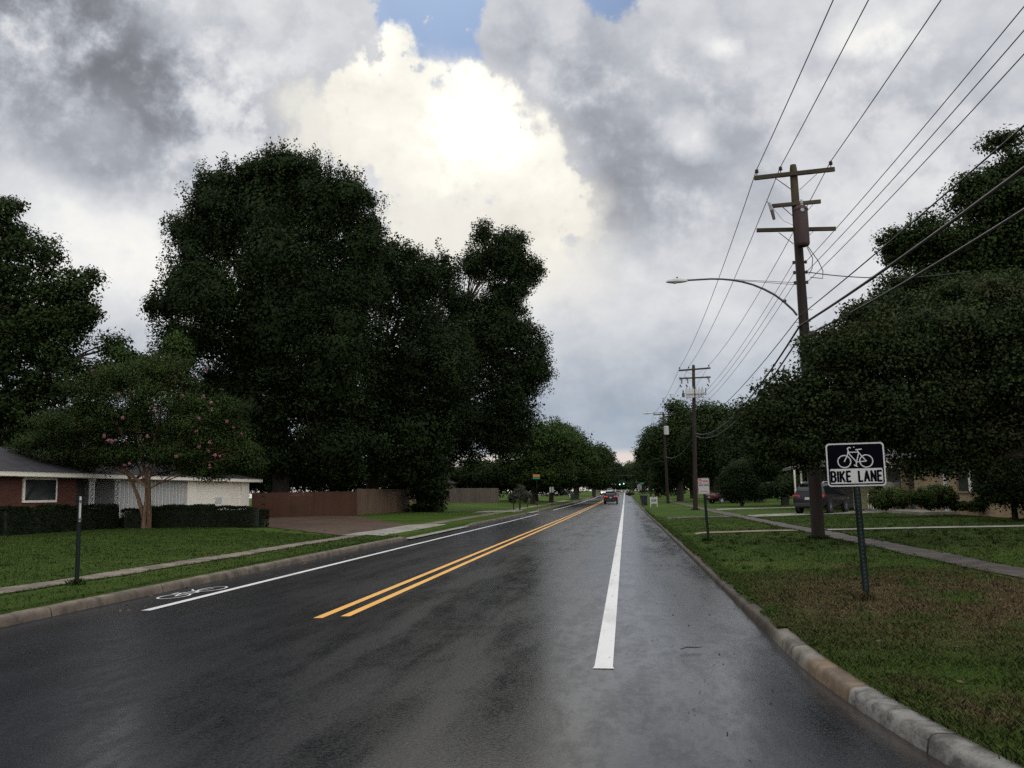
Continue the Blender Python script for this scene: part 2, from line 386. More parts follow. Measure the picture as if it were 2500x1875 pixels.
def mat_asphalt():
    m = MT('wet_asphalt'); X = m.xyz()
    fine = m.noise(m.pos(), 95, 3, .7)
    grit = m.noise(m.pos(), 38, 2, .6)
    patch = m.noise(m.pos((1.5, .20, 1)), 1.0, 6, .62, .4)           # long damp streaks along the lanes
    patch2 = m.noise(m.pos((.7, .30, 1), (0, 0, .25)), 1.0, 6, .65, .4)
    tracks = m.noise(m.pos((1.7, .02, 1)), 1.0, 2, .5)
    wet = m.math('ADD', m.math('ADD', m.math('MULTIPLY', patch, .5), m.math('MULTIPLY', patch2, .35)), m.math('MULTIPLY', tracks, .3))
    dry = m.ss(wet, .46, .72)
    c = m.mix(dry, (.0065, .0075, .0105), (.0105, .012, .0165))
    c = m.mix(m.ss(fine, .54, .72), c, (.050, .052, .055))
    # hairline cracks, only in places
    vo = m.nd('ShaderNodeTexVoronoi', feature='DISTANCE_TO_EDGE'); vo.inputs['Scale'].default_value = .55
    wv = m.nd('ShaderNodeVectorMath', operation='ADD'); m.L.new(m.pos((1, .6, 0)), wv.inputs[0])
    wn = m.nd('ShaderNodeTexNoise'); wn.inputs['Scale'].default_value = 1.6; wn.inputs['Detail'].default_value = 5; m.L.new(m.pos(), wn.inputs['Vector']); m.L.new(wn.outputs['Color'], wv.inputs[1]); m.L.new(wv.outputs[0], vo.inputs['Vector'])
    ck = m.math('MULTIPLY', m.ss(vo.outputs['Distance'], .012, .004), m.ss(m.noise(m.pos(), .35, 3), .52, .60))
    c = m.mix(m.math('MULTIPLY', ck, .75), c, (.002, .002, .002))
    # silt washed into the right gutter near the camera
    near = m.math('MAXIMUM', m.math('SUBTRACT', 9.0, X[1]), 0.0)
    XK = m.math('SUBTRACT', X[0], m.math('MULTIPLY', m.math('MULTIPLY', near, near), .022))
    silt = m.math('MULTIPLY', m.ss(m.math('ADD', XK, m.math('MULTIPLY', m.math('SUBTRACT', patch2, .5), 1.1)), 1.12, 1.38), m.ss(X[1], 9.0, 6.0))
    silt = m.math('MULTIPLY', silt, m.ss(m.noise(m.pos((2, .7, 1)), 2.5, 4), .30, .42))
    c = m.mix(silt, c, (.030, .022, .017))
    # twin seam along the crown: joint of the two asphalt passes
    seam = m.math('ABSOLUTE', m.math('ADD', X[0], m.math('ADD', 4.75, m.math('MULTIPLY', m.math('SUBTRACT', m.noise(m.pos((1, .25, 1)), 1.2, 4), .5), .25))))
    c = m.mix(m.ss(seam, .035, .012, 0, .6), c, (.012, .012, .013))
    # dead-level film on the right: bike lane holds more water
    film = m.math('MULTIPLY', m.ss(X[0], -5.5, 1.6), m.ss(wet, .75, .45, .6, 1.0))
    mott = m.noise(m.pos((2.6, .8, 1)), 1.3, 8, .78, .3); mot2 = m.noise(m.pos((9, 4, 1)), 1.0, 6, .75)
    mo = m.math('ADD', m.math('MULTIPLY', m.ss(mott, .38, .62), .6), m.math('MULTIPLY', m.ss(mot2, .35, .65), .4))
    c = m.mix(m.math('MULTIPLY', mo, .40), c, (.0045, .005, .007))
    r = m.math('SUBTRACT', m.math('ADD', m.math('ADD', m.ss(dry, 0, 1, .24, .31), m.ss(mo, 0, 1, -.02, .06)), m.ss(grit, .3, .7, -.03, .05)), m.math('MULTIPLY', film, .11))
    h = m.math('ADD', m.math('MULTIPLY', fine, .6), m.math('MULTIPLY', grit, .6))
    m.bump(h, .20, .005)
    return m.set(color=c, rough=r, spec=m.math('MULTIPLY', m.math('ADD', m.ss(dry, 0, 1, .12, .09), m.math('MULTIPLY', film, .40)), m.ss(mo, .1, .9, 1.25, .6)))
def mat_lawn(name, blade=False):
    m = MT(name); X = m.xyz(); p = m.pos()
    big = m.noise(p, .16, 4, .55, .3); mid = m.noise(p, .9, 5, .6); fine = m.noise(p, 14, 3, .7)
    v = m.math('ADD', m.math('MULTIPLY', big, .5), m.math('ADD', m.math('MULTIPLY', mid, .3), m.math('MULTIPLY', fine, .3)))
    c = m.ramp(v, [(.36, (.025, .047, .008)), (.52, (.045, .081, .013)), (.68, (.074, .112, .021))])
    # worn, straw-coloured patches on the verge by the bike sign
    dx = m.math('MULTIPLY', m.math('SUBTRACT', X[0], 4.2), .28); dy = m.math('MULTIPLY', m.math('SUBTRACT', X[1], 11.8), .24)
    rr = m.math('SQRT', m.math('ADD', m.math('MULTIPLY', dx, dx), m.math('MULTIPLY', dy, dy)))
    worn = m.math('MULTIPLY', m.ss(rr, 1.35, .2), m.ss(m.noise(m.pos((1, .5, 1)), 1.1, 6, .68, .6), .36, .54))
    side = m.math('MULTIPLY', m.math('MULTIPLY', m.ss(X[0], 1.6, 2.2), m.ss(X[0], 12, 7)), m.ss(X[1], 24, 12))
    worn2 = m.math('MULTIPLY', side, m.math('MULTIPLY', m.ss(m.noise(m.pos((1, .6, 1)), .8, 6, .7, .5), .50, .66), .75))
    w = m.math('MAXIMUM', worn, worn2)
    straw = m.ramp(m.noise(p, 9, 5, .75), [(.3, (.040, .025, .014)), (.5, (.10, .064, .034)), (.7, (.20, .14, .078))])
    if blade:
        t = m.attr()
        c = m.mix(m.math('MULTIPLY', t, .35), c, (.095, .130, .028))
        c = m.mix(m.math('MULTIPLY', w, .9), c, m.mix(t, (.075, .047, .024), (.22, .155, .085)))
        m.L.new(m.nd('ShaderNodeAttribute', attribute_name='cn').outputs['Vector'], m.b.inputs['Normal'])
        return m.set(color=c, rough=.7, spec=.06)
    c = m.mix(w, c, straw)
    m.bump(m.math('ADD', fine, m.noise(p, 45, 3, .8)), .9, .05)
    return m.set(color=c, rough=.9, spec=.05)
def mat_leaf(name, dark, lite, accent=None, amount=0.0):
    m = MT(name); t = m.attr()
    c = m.mix(t, dark, lite)
    if accent:
        c = m.mix(m.math('MULTIPLY', m.ss(m.noise(m.pos(), .9, 3), .52, .68), amount), c, accent)
    d = m.nd('ShaderNodeBsdfTranslucent'); m.put(m.mix(.35, c, (.10, .15, .02)), d.inputs['Color'])
    m.L.new(m.nd('ShaderNodeAttribute', attribute_name='cn').outputs['Vector'], m.b.inputs['Normal'])
    m.set(color=c, rough=.6, spec=.08)
    a = m.nd('ShaderNodeMixShader'); a.inputs[0].default_value = .12
    m.L.new(m.b.outputs[0], a.inputs[1]); m.L.new(d.outputs[0], a.inputs[2])
    m.L.new(a.outputs[0], m.N['Material Output'].inputs['Surface'])
    return m.m
def mat_concrete(name, base, stain, scale=1.0, joints=None, rough=.75):
    m = MT(name); p = m.pos()
    n = m.noise(p, 1.3*scale, 6, .65, .3); f = m.noise(p, 30*scale, 4, .7)
    c = m.mix(m.ss(n, .38, .66), stain, base)
    c = m.mix(m.ss(f, .5, .75, 0, .35), c, tuple(x*.55 for x in base))
    if joints:
        axis, step, w = joints
        q = m.math('FRACT', m.math('DIVIDE', m.xyz()[axis], step))
        c = m.mix(m.math('LESS_THAN', q, w/step), c, tuple(x*.25 for x in stain))
    m.bump(f, .4, .008)
    return m.set(color=c, rough=rough, spec=.35)
def mat_kerb():
    m = MT('old_kerb_concrete'); X = m.xyz(); p = m.pos()
    n = m.noise(p, 2.2, 6, .7, .4); n2 = m.noise(m.pos((1, 1, 1.6)), 4.5, 7, .72, .3); f = m.noise(p, 60, 3, .7)
    pale = m.mix(m.ss(n2, .38, .64), (.062, .058, .051), (.205, .195, .178))
    tan = m.mix(m.ss(n, .35, .65), (.075, .052, .032), (.19, .135, .082))
    grey = m.mix(m.ss(n, .35, .65), (.055, .048, .038), (.20, .18, .145))
    soil = m.mix(m.ss(n, .35, .65), (.012, .009, .006), (.058, .042, .027))
    c = m.mix(m.ss(X[1], 6.95, 7.0), pale, tan)
    c = m.mix(m.ss(X[1], 8.10, 8.16), c, grey)
    c = m.mix(m.ss(m.math('ADD', X[1], m.math('MULTIPLY', n, 2.5)), 10.6, 11.6), c, soil)
    left = m.ss(X[0], -4, -5)
    c = m.mix(left, c, m.mix(m.ss(n, .3, .7), (.050, .038, .027), (.165, .130, .095)))
    q = m.math('FRACT', m.math('DIVIDE', m.math('ADD', X[1], .4), 3.05))
    c = m.mix(m.math('LESS_THAN', q, .008), c, (.02, .016, .013))
    c = m.mix(m.ss(f, .55, .75, 0, .5), c, (.06, .055, .05))
    m.bump(m.math('ADD', m.math('MULTIPLY', f, .5), n2), .5, .02)
    return m.set(color=c, rough=.7, spec=.35)
def mat_brick(name, a, b, mortar, scale, rows=(.25, .072)):
    """courses along world z; bricks run along whichever wall direction (x+y)"""
    m = MT(name); X = m.xyz()
    cx = m.nd('ShaderNodeCombineXYZ'); m.L.new(m.math('ADD', X[0], X[1]), cx.inputs[0]); m.L.new(X[2], cx.inputs[1])
    t = m.nd('ShaderNodeTexBrick'); m.L.new(cx.outputs[0], t.inputs['Vector'])
    t.inputs['Scale'].default_value = 1.0; t.inputs['Brick Width'].default_value = rows[0]; t.inputs['Row Height'].default_value = rows[1]
    t.inputs['Mortar Size'].default_value = .006
    m.put(a, t.inputs['Color1']); m.put(b, t.inputs['Color2']); m.put(mortar, t.inputs['Mortar'])
    c = m.mix(m.ss(m.noise(m.pos(), .8, 5, .6), .35, .7, 0, .35), t.outputs['Color'], tuple(x*.55 for x in a))
    m.bump(t.outputs['Fac'], -.4, .006)
    return m.set(color=c, rough=.85, spec=.2)
def mat_pavers():
    m = MT('brick_pavers'); t = m.nd('ShaderNodeTexBrick'); m.L.new(m.pos(), t.inputs['Vector'])
    t.inputs['Scale'].default_value = 1.0; t.inputs['Brick Width'].default_value = .22; t.inputs['Row Height'].default_value = .11; t.inputs['Mortar Size'].default_value = .008
    m.put((.078, .044, .030), t.inputs['Color1']); m.put((.110, .066, .046), t.inputs['Color2']); m.put((.05, .045, .035), t.inputs['Mortar'])
    c = m.mix(m.ss(m.noise(m.pos((.5, 1.6, 1)), .8, 5, .65), .45, .65), t.outputs['Color'], (.042, .034, .022))
    return m.set(color=c, rough=.75, spec=.2)
def mat_shingle(name, a, b):
    m = MT(name); X = m.xyz()
    t = m.nd('ShaderNodeTexBrick'); cx = m.nd('ShaderNodeCombineXYZ')
    m.L.new(X[1], cx.inputs[0]); m.L.new(m.math('MULTIPLY', X[2], 2.2), cx.inputs[1]); m.L.new(cx.outputs[0], t.inputs['Vector'])
    t.inputs['Scale'].default_value = 1.0; t.inputs['Brick Width'].default_value = .3; t.inputs['Row Height'].default_value = .16; t.inputs['Mortar Size'].default_value = .008
    m.put(a, t.inputs['Color1']); m.put(b, t.inputs['Color2']); m.put(tuple(x*.4 for x in a), t.inputs['Mortar'])
    c = m.mix(m.ss(m.noise(m.pos(), 1.0, 5, .6), .4, .7, 0, .5), t.outputs['Color'], tuple(x*.6 for x in a))
    return m.set(color=c, rough=.8, spec=.12)
def mat_boards(name, a, b, width, axis='run', rough=.75):
    """vertical boards; seams spaced along the run of the fence or wall"""
    m = MT(name); X = m.xyz()
    run = m.math('ADD', X[0], X[1]) if axis == 'run' else X[1]
    u = m.math('DIVIDE', run, width)
    fl = m.math('FLOOR', u); fr = m.math('FRACT', u)
    rnd = m.nd('ShaderNodeTexWhiteNoise', noise_dimensions='1D'); m.L.new(fl, rnd.inputs['W'])
    streak = m.noise(m.pos((6, 6, .5)), 1.5, 5, .6)
    c = m.mix(m.math('ADD', m.math('MULTIPLY', rnd.outputs['Value'], .5), m.math('MULTIPLY', streak, .5)), a, b)
    c = m.mix(m.math('LESS_THAN', fr, .05), c, tuple(x*.3 for x in a))
    c = m.mix(m.ss(m.noise(m.pos(), .7, 4), .5, .75, 0, .4), c, tuple(x*.6 for x in a))
    return m.set(color=c, rough=rough, spec=.25)
def mat_pole():
    m = MT('weathered_pole_wood'); X = m.xyz()
    g = m.noise(m.pos((9, 9, .35)), 1.6, 6, .65, .4)
    c = m.ramp(g, [(.3, (.010, .0065, .005)), (.55, (.026, .017, .013)), (.8, (.050, .035, .026))])
    moss = m.math('MULTIPLY', m.ss(X[2], 8.2, 10.2), m.ss(m.noise(m.pos(), 3, 4), .3, .6))
    c = m.mix(moss, c, (.060, .046, .024))
    m.bump(g, .6, .02)
    return m.set(color=c, rough=.8, spec=.25)
def mat_armwood():
    m = MT('mossy_crossarm_wood'); g = m.noise(m.pos((.6, 9, 9)), 1.6, 5, .65)
    c = m.ramp(g, [(.3, (.024, .017, .011)), (.6, (.056, .043, .025)), (.8, (.088, .071, .044))])
    return m.set(color=c, rough=.8, spec=.25)
def mat_rust():
    m = MT('rusted_tank_paint'); n = m.noise(m.pos((2, 2, .6)), 1.6, 6, .65, .5)
    c = m.ramp(n, [(.3, (.012, .006, .005)), (.55, (.032, .012, .010)), (.8, (.060, .030, .024))])
    return m.set(color=c, rough=.65)
def mat_bark(name, a, b):
    m = MT(name); g = m.noise(m.pos((5, 5, .8)), 2.2, 6, .7, .6)
    m.bump(g, .8, .04)
    return m.set(color=m.mix(m.ss(g, .3, .7), a, b), rough=.85, spec=.2)
def mat_glass(name, color=(.012, .014, .016), rough=.06):
    m = MT(name)
    r = m.ss(m.noise(m.pos(), 1.2, 3), .3, .7, rough, rough+.06)
    MATS[name] = m.set(color=color, rough=r, spec=.6); return MATS[name]

ASPHALT = mat_asphalt(); LAWN = mat_lawn('mown_lawn'); BLADE = mat_lawn('grass_blades', True)
CONC = mat_concrete('pale_concrete', (.30, .285, .25), (.17, .155, .125), 1.0, (1, 1.5, .02))
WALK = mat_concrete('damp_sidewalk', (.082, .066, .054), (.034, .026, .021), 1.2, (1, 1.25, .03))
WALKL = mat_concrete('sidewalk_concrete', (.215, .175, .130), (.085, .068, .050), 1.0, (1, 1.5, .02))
KERB = mat_kerb(); PAVERS = mat_pavers()
def mat_linepaint(name, col):
    m = MT(name); f = m.noise(m.pos(), 40, 3, .7); n = m.noise(m.pos((1, .3, 1)), 2.0, 4, .6)
    c = m.mix(m.ss(f, .55, .8, 0, .35), col, tuple(x*.6 for x in col))
    c = m.mix(m.ss(n, .45, .7, 0, .45), c, tuple(x*.6 for x in col))
    c = m.mix(m.ss(m.noise(m.pos((3, .6, 1)), 3.0, 6, .75), .60, .68, 0, .7), c, (.05, .05, .05))
    m.bump(f, .3, .004)
    return m.set(color=c, rough=.55, spec=.35)
WHITE_LINE = mat_linepaint('white_line_paint', (.62, .62, .60)); YELLOW_LINE = mat_linepaint('yellow_line_paint', (.72, .36, .05))
POLE = mat_pole(); ARM = mat_armwood(); RUST = mat_rust()
BARK = mat_bark('oak_bark', (.018, .014, .011), (.055, .044, .034))
BARK_CRAPE = mat_bark('smooth_tan_bark', (.085, .050, .032), (.185, .115, .072))
LEAF_OAK = mat_leaf('oak_leaves', (.014, .025, .007), (.040, .066, .016))
LEAF_DARK = mat_leaf('dark_leaves', (.011, .020, .007), (.034, .056, .016))
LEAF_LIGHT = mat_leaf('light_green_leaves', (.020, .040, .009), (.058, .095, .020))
LEAF_CRAPE = mat_leaf('crape_myrtle_leaves', (.019, .036, .009), (.056, .088, .020), (.060, .040, .018), .3)
LEAF_RED = mat_leaf('bronze_green_leaves', (.014, .024, .008), (.042, .064, .017), (.055, .036, .018), .4)
LEAF_HEDGE = mat_leaf('clipped_hedge_leaves', (.008, .015, .005), (.024, .040, .012))
LEAF_SHRUB = mat_leaf('shrub_leaves', (.022, .038, .010), (.070, .10, .024), (.20, .21, .03), .25)
LEAF_BROWN = mat_leaf('dry_brown_leaves', (.05, .032, .02), (.14, .09, .06))
LEAF_WISPY = mat_leaf('grey_green_leaves', (.050, .052, .038), (.12, .12, .09))
PINK = mat_leaf('pink_blossom', (.34, .12, .15), (.58, .29, .32))
MOSS = mat_leaf('pale_hanging_twigs', (.12, .11, .09), (.22, .21, .17))
GALV = flat('galvanised_steel', (.32, .33, .34), .45, .7); STEEL_DARK = flat('dark_steel', (.06, .062, .066), .5, .6)
def mat_post():
    m = MT('dark_green_post_paint'); p = m.nd('ShaderNodeSeparateXYZ'); m.L.new(m.nd('ShaderNodeTexCoord').outputs['Object'], p.inputs[0])
    z = m.math('SUBTRACT', m.math('FRACT', m.math('DIVIDE', p.outputs[2], .05)), .5)
    xx = m.math('DIVIDE', m.math('SUBTRACT', p.outputs[0], m.math('MULTIPLY_ADD', p.outputs[2], -.0195, .025)), .05)
    d = m.math('SQRT', m.math('ADD', m.math('MULTIPLY', z, z), m.math('MULTIPLY', xx, xx)))
    c = m.mix(m.ss(m.noise(m.pos((3, 3, 1)), 4, 5), .35, .7), (.006, .011, .009), (.014, .022, .018))
    c = m.mix(m.ss(d, .19, .12), c, (.055, .065, .06))
    return m.set(color=c, rough=.65, spec=.1)
POSTDOTS = mat_post()
SIGNPOST = flat('plain_green_post_paint', (.007, .013, .011), .6, spec=.15)
BLACK = flat('sign_black', (.0035, .0035, .006), .85, spec=.0); SIGNWHITE = flat('sign_white', (.44, .43, .41), .5, spec=.25, var=.06)
SIGNRED = flat('sign_red', (.38, .045, .045), .45); SIGNGREEN = flat('sign_green', (.02, .20, .14), .45); SIGNORANGE = flat('sign_orange', (.62, .22, .03), .45)
CABLE = flat('cable_rubber', (.018, .018, .020), .6); PORCELAIN = flat('brown_porcelain', (.045, .022, .018), .3); GREYPORC = flat('grey_porcelain', (.30, .31, .32), .3)
LAMPGREY = flat('lamp_housing_grey', (.46, .47, .45), .4); LENS = flat('lamp_lens', (.40, .42, .40), .2)
RUBBER = flat('tyre_rubber', (.013, .013, .014), .8); CHROME = flat('bright_alloy', (.55, .55, .56), .25, .8)
TRIM = flat('black_trim', (.012, .012, .013), .5); GLASS = mat_glass('car_glass'); WGLASS = mat_glass('window_glass', (.020, .024, .026))
BINPLASTIC = flat('bin_plastic', (.010, .013, .022), .5); WHITEPAINT = flat('white_house_paint', (.82, .755, .645), .6, spec=.3, var=.04)

# ------------------------------------------------------------------ terrain
_py = np.array([-80, 0, 25, 60, 125, 190, 260, 330, 440, 5000]); _pz = np.array([0, 0, -.03, -.11, -.11, .10, .62, 1.22, 1.6, 1.6])
_gy = np.arange(-80, 600, 1.0); _g = np.interp(_gy, _py, _pz)
_k = np.hanning(31); _k /= _k.sum()
_gp = np.convolve(np.pad(_g, 15, mode='edge'), _k, 'valid')
def prof(y): return np.interp(y, _gy, _gp)
def sst(x, a, b):
    t = np.clip((np.asarray(x, float)-a)/(b-a), 0, 1); return t*t*(3-2*t)
XL, XR = -8.2, 1.52                      # road edges
def kdx(y):
    """the right kerb swings outward towards the viewer"""
    return .022*np.clip(9.0-np.asarray(y, float), 0, 7)**2
def gz(x, y):
    """height of the lawns (not of the road)"""
    x = np.asarray(x, float); y = np.asarray(y, float)
    z = prof(y) + .13 - .038*(1-sst(x, 1.75, 2.7))*(x > 0)
    z = z + .03*sst(x, 1.8, 6) + .20*sst(-x, 11, 24) + .34*sst(y, 85, 122)*sst(-x, 9.5, 16)
    b = .012*np.sin(x*.83+y*.41+1.3)*np.sin(y*.37-x*.2) + .02*np.sin(x*.21+2)*np.sin(y*.17+.5)
    return z + b*sst(np.where(x > 0, x-XR, XL-x), .6, 2.0)
def GZ(x, y): return float(gz(x, y))

def axis_grid(parts):
    out = []
    for a, b, st in parts: out += list(np.arange(a, b, st))
    return np.array(out + [parts[-1][1]])
gx = np.concatenate([axis_grid([(-900, -120, 60), (-120, -45, 7.5), (-45, -12, 1.0), (-12, -8.6, .34)]), [-8.40, -8.36, 1.645, 1.67], axis_grid([(1.95, 8, .35), (8, 30, 1.0), (30, 120, 7.5), (120, 900, 60)])])
gyv = axis_grid([(-60, -4, 4), (-4, 40, .5), (40, 130, 1.0), (130, 360, 5), (360, 600, 30), (600, 3000, 300)])
GXm, GYm = np.meshgrid(gx, gyv)
nearK = (GXm > 1.6) & (GXm < 8)
inside = (GXm > -8.38) & (GXm < 1.68)
GXm = np.where(nearK, GXm+kdx(GYm)*np.clip((8-GXm)/6.3, 0, 1), GXm)
Z = gz(GXm, GYm)
Z[inside] = prof(GYm[inside]) - .12
V = np.stack([GXm, GYm, Z], -1).reshape(-1, 3)
ny, nx = GXm.shape
idx = np.arange(ny*nx).reshape(ny, nx)
F = np.stack([idx[:-1, :-1], idx[:-1, 1:], idx[1:, 1:], idx[1:, :-1]], -1).reshape(-1, 4)
tag(link('ground', np_mesh('ground', V, F, LAWN, smooth=True)), 'mown green lawns and verges on both sides of the road', kind='structure')

def strip(name, xs_fn, ys, z_fn, mat, label, nx=2):
    """a sheet along the road: xs_fn(y)->(x0,x1), z_fn(x,y)"""
    vs = []; fs = []
    for y in ys:
        x0, x1 = xs_fn(y)
        for k in range(nx):
            x = x0+(x1-x0)*k/(nx-1); vs.append((x, y, float(z_fn(x, y))))
    for i in range(len(ys)-1):
        for k in range(nx-1):
            a = i*nx+k; fs.append((a, a+1, a+nx+1, a+nx))
    return tag(link(name, np_mesh(name, vs, fs, mat, smooth=True)), label, kind='structure')
ROADY = axis_grid([(-50, 0, 2), (0, 40, .5), (40, 360, 4)])
def crown(x): return .045*(1-((x+3.34)/4.86)**2)
strip('road', lambda y: (XL, XR+float(kdx(y))), ROADY, lambda x, y: prof(y)+crown(x)-.03, ASPHALT, 'wet dark asphalt road running straight into the distance', 17)
def roadz(x, y): return prof(y)+crown(x)-.03
def paint(name, x, w, y0, y1, mat, label, flare=0.0):
    ys = [y0, y0+.10] + list(np.arange(math.ceil(y0)+1, y1, 2.0)) + [y1]
    f = lambda y: (x-w/2-(flare if y == y0 else 0), x+w/2+(flare if y == y0 else 0))
    return strip(name, f, ys, lambda q, y: roadz(q, y)+.005, mat, label)
paint('bike_lane_line', -.25, .165, 8.05, 330, WHITE_LINE, 'white line of the right bike lane', .012)
paint('bike_lane_line', -7.0, .15, 12.25, 71.0, WHITE_LINE, 'white line of the left bike lane before the side drive')
paint('bike_lane_line', -7.0, .15, 85.5, 240, WHITE_LINE, 'white line of the left bike lane beyond the side drive')
paint('centre_line', -3.70, .125, 11.35, 330, YELLOW_LINE, 'right stripe of the double yellow centre line')
paint('centre_line', -4.02, .125, 11.20, 330, YELLOW_LINE, 'left stripe of the double yellow centre line')
# bicycle symbol painted in the left bike lane, lying along the lane
mb = MB()
def road_stroke(pts, w):
    for (x0, y0), (x1, y1) in zip(pts[:-1], pts[1:]):
        d = Vector((x1-x0, y1-y0, 0)); L_ = d.length
        if L_ < 1e-6: continue
        d /= L_; q = Vector((-d.y, d.x, 0))*w/2; e = d*w*.35
        P = [(x0, y0, 0), (x1, y1, 0)]
        c = [Vector(P[0])-e+q, Vector(P[0])-e-q, Vector(P[1])+e-q, Vector(P[1])+e+q]
        road_stroke.k += 1
        mb.quad(*[(v.x, v.y, float(roadz(v.x, v.y))+.006+.0002*(road_stroke.k % 9)) for v in c])
road_stroke.k = 0
def ell(cx, cy, rx, ry, n=28): return [(cx+rx*math.cos(2*PI*k/n), cy+ry*math.sin(2*PI*k/n)) for k in range(n+1)]
BX, BY = -7.55, 14.0
road_stroke(ell(BX-.02, BY+.12, .22, .36), .036); road_stroke(ell(BX+.12, BY+1.22, .20, .40), .036)
road_stroke([(BX, BY+.12), (BX-.16, BY+.62), (BX+.1, BY+1.28)], .032); road_stroke([(BX, BY+.12), (BX+.12, BY+.70), (BX-.16, BY+.62)], .032)
road_stroke([(BX+.12, BY+.70), (BX-.18, BY+1.05), (BX-.25, BY+1.22)], .032); road_stroke([(BX-.16, BY+.62), (BX-.26, BY+.5), (BX-.26, BY+.72)], .032)
tag(mb.build('bike_symbol', WHITE_LINE), 'white bicycle symbol painted in the left bike lane', kind='structure')

# kerbs: rounded profile with slightly uneven edges
def kerb(name, x_in, x_out, ranges, label, hump=.0):
    rnd = np.random.default_rng(5 if x_in > 0 else 9)
    vs = []; fs = []
    for y0, y1 in ranges:
        ys = list(np.arange(y0, min(y1, 40), .12)) + list(np.arange(max(y0, 40), y1, 3.0)) + [y1]
        o = len(vs); s = 1 if x_out > x_in else -1; w = abs(x_out-x_in)
        low = lambda y: 1.0
        for i, y in enumerate(ys):
            e = rnd.normal(0, .006, 4)
            taper = min(1.0, (y-y0)/.5+.15 if y0 > 10 else 1.0, (y1-y)/.5+.15)
            h = (.125*taper)*(1.0 if (s < 0 or y < 10) else max(.62, 1-.10*(y-10)))
            zb = prof(y)
            prof_ = [(-.01, -.06), (.0, .015), (.012+e[0]*.5, h*.55), (.035+e[1], h*.88), (.075+e[1], h*1.02+e[2]), (w*.72, h*1.05+e[3]), (w, h*.98), (w+.02, h*.6)]
            sh = float(kdx(y)) if s > 0 else 0.0
            for u, z in prof_: vs.append((x_in+s*u*(.74 if s > 0 else .85)+sh, y, zb+z*(.64 if s > 0 else .85)))
        n = 8
        for i in range(len(ys)-1):
            for k in range(n-1):
                a = o+i*n+k; fs.append((a, a+1, a+n+1, a+n))
    return tag(link(name, np_mesh(name, vs, fs, KERB, smooth=True)), label, kind='structure')
kerb('kerb', XR-.02, XR+.22, [(-40, 340)], 'worn concrete kerb along the right verge')
kerb('kerb', XL+.02, XL-.22, [(-40, 32.6), (44.5, 73.5), (81.5, 320)], 'tan concrete kerb along the left verge')

# pavements, drives and paths lie on the lawn
def sheet(name, poly, mat, label, dz=.018, step=1.0):
    """polygon draped on the ground: quad (a,b,c,d) bilinear"""
    a, b, c, d = [np.array(p, float) for p in poly]
    nu = max(2, int(max(np.linalg.norm(b-a), np.linalg.norm(c-d))/step)+2); nv = max(2, int(max(np.linalg.norm(d-a), np.linalg.norm(c-b))/step)+2)
    u, v = np.meshgrid(np.linspace(0, 1, nu), np.linspace(0, 1, nv))
    P = (a[None, None]*((1-u)*(1-v))[..., None] + b[None, None]*(u*(1-v))[..., None] + c[None, None]*(u*v)[..., None] + d[None, None]*((1-u)*v)[..., None])
    x, y = P[..., 0], P[..., 1]
    zl = gz(x, y)+dz
    # aprons dip to the road edge
    t = np.where(x < -3, sst(-x, -XL+.0, -XL+1.3), sst(x, XR, XR+1.0))
    z = (prof(y)+.012)*(1-t) + zl*t
    V = np.stack([x, y, z], -1).reshape(-1, 3); i = np.arange(nu*nv).reshape(nv, nu)
    F = np.stack([i[:-1, :-1], i[:-1, 1:], i[1:, 1:], i[1:, :-1]], -1).reshape(-1, 4)
    return tag(link(name, np_mesh(name, V, F, mat, smooth=True)), label, kind='structure')
strip('sidewalk', lambda y: (-10.70-.2*sst(y, 18, 13)+.05*math.sin(y*1.7), -9.88-.25*sst(y, 18, 13)+.06*math.sin(y*2.3+1)), axis_grid([(-30, 33.2, .5)]), lambda x, y: gz(x, y)+.018, WALKL, 'narrow tan sidewalk across the left lawn', 4)
strip('sidewalk', lambda y: (-10.9, -9.9), axis_grid([(45.5, 74, .5)]), lambda x, y: gz(x, y)+.014, WALKL, 'sidewalk on the left beyond the brick driveway', 4)
strip('sidewalk', lambda y: (-11.1, -10.1), axis_grid([(82, 128, 1.0), (128, 160, 5)]), lambda x, y: gz(x, y)+.014, WALKL, 'far sidewalk on the left beyond the side drive', 4)
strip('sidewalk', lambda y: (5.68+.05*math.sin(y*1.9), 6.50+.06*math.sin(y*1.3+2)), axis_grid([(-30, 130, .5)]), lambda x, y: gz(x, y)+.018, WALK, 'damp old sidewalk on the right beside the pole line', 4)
sheet('driveway_apron', [(-8.0, 32.4), (-11.0, 33.2), (-11.2, 45.4), (-8.0, 44.6)], CONC, 'pale concrete apron of the brick driveway', .022, .5)
sheet('driveway', [(-11.0, 33.3), (-19.2, 44.2), (-20.0, 63.0), (-11.2, 45.3)], PAVERS, 'damp red brick driveway in front of the fence', .020)
sheet('driveway', [(-19.2, 44.2), (-25.2, 47.5), (-26.4, 60.2), (-20.0, 63.0)], PAVERS, 'brick parking pad beside the garage', .026)
sheet('driveway_apron', [(-7.9, 73.8), (-13, 74.4), (-13, 81), (-7.9, 81.3)], CONC, 'pale concrete side drive on the left', .022)
sheet('path', [(1.60, 30.0), (1.60, 31.0), (5.62, 31.05), (5.62, 30.05)], mat_concrete('tan_path_concrete', (.24, .17, .12), (.12, .085, .06)), 'tan concrete path from kerb to sidewalk', .022, .5)
sheet('path', [(6.62, 30.15), (6.62, 31.15), (40, 32.3), (40, 31.3)], CONC, 'pale concrete path leading right across the lawn', .024, .5)
sheet('driveway', [(6.62, 47.2), (16.2, 52.2), (16.2, 56.5), (6.62, 50.6)], CONC, 'concrete driveway under the parked car', .024)
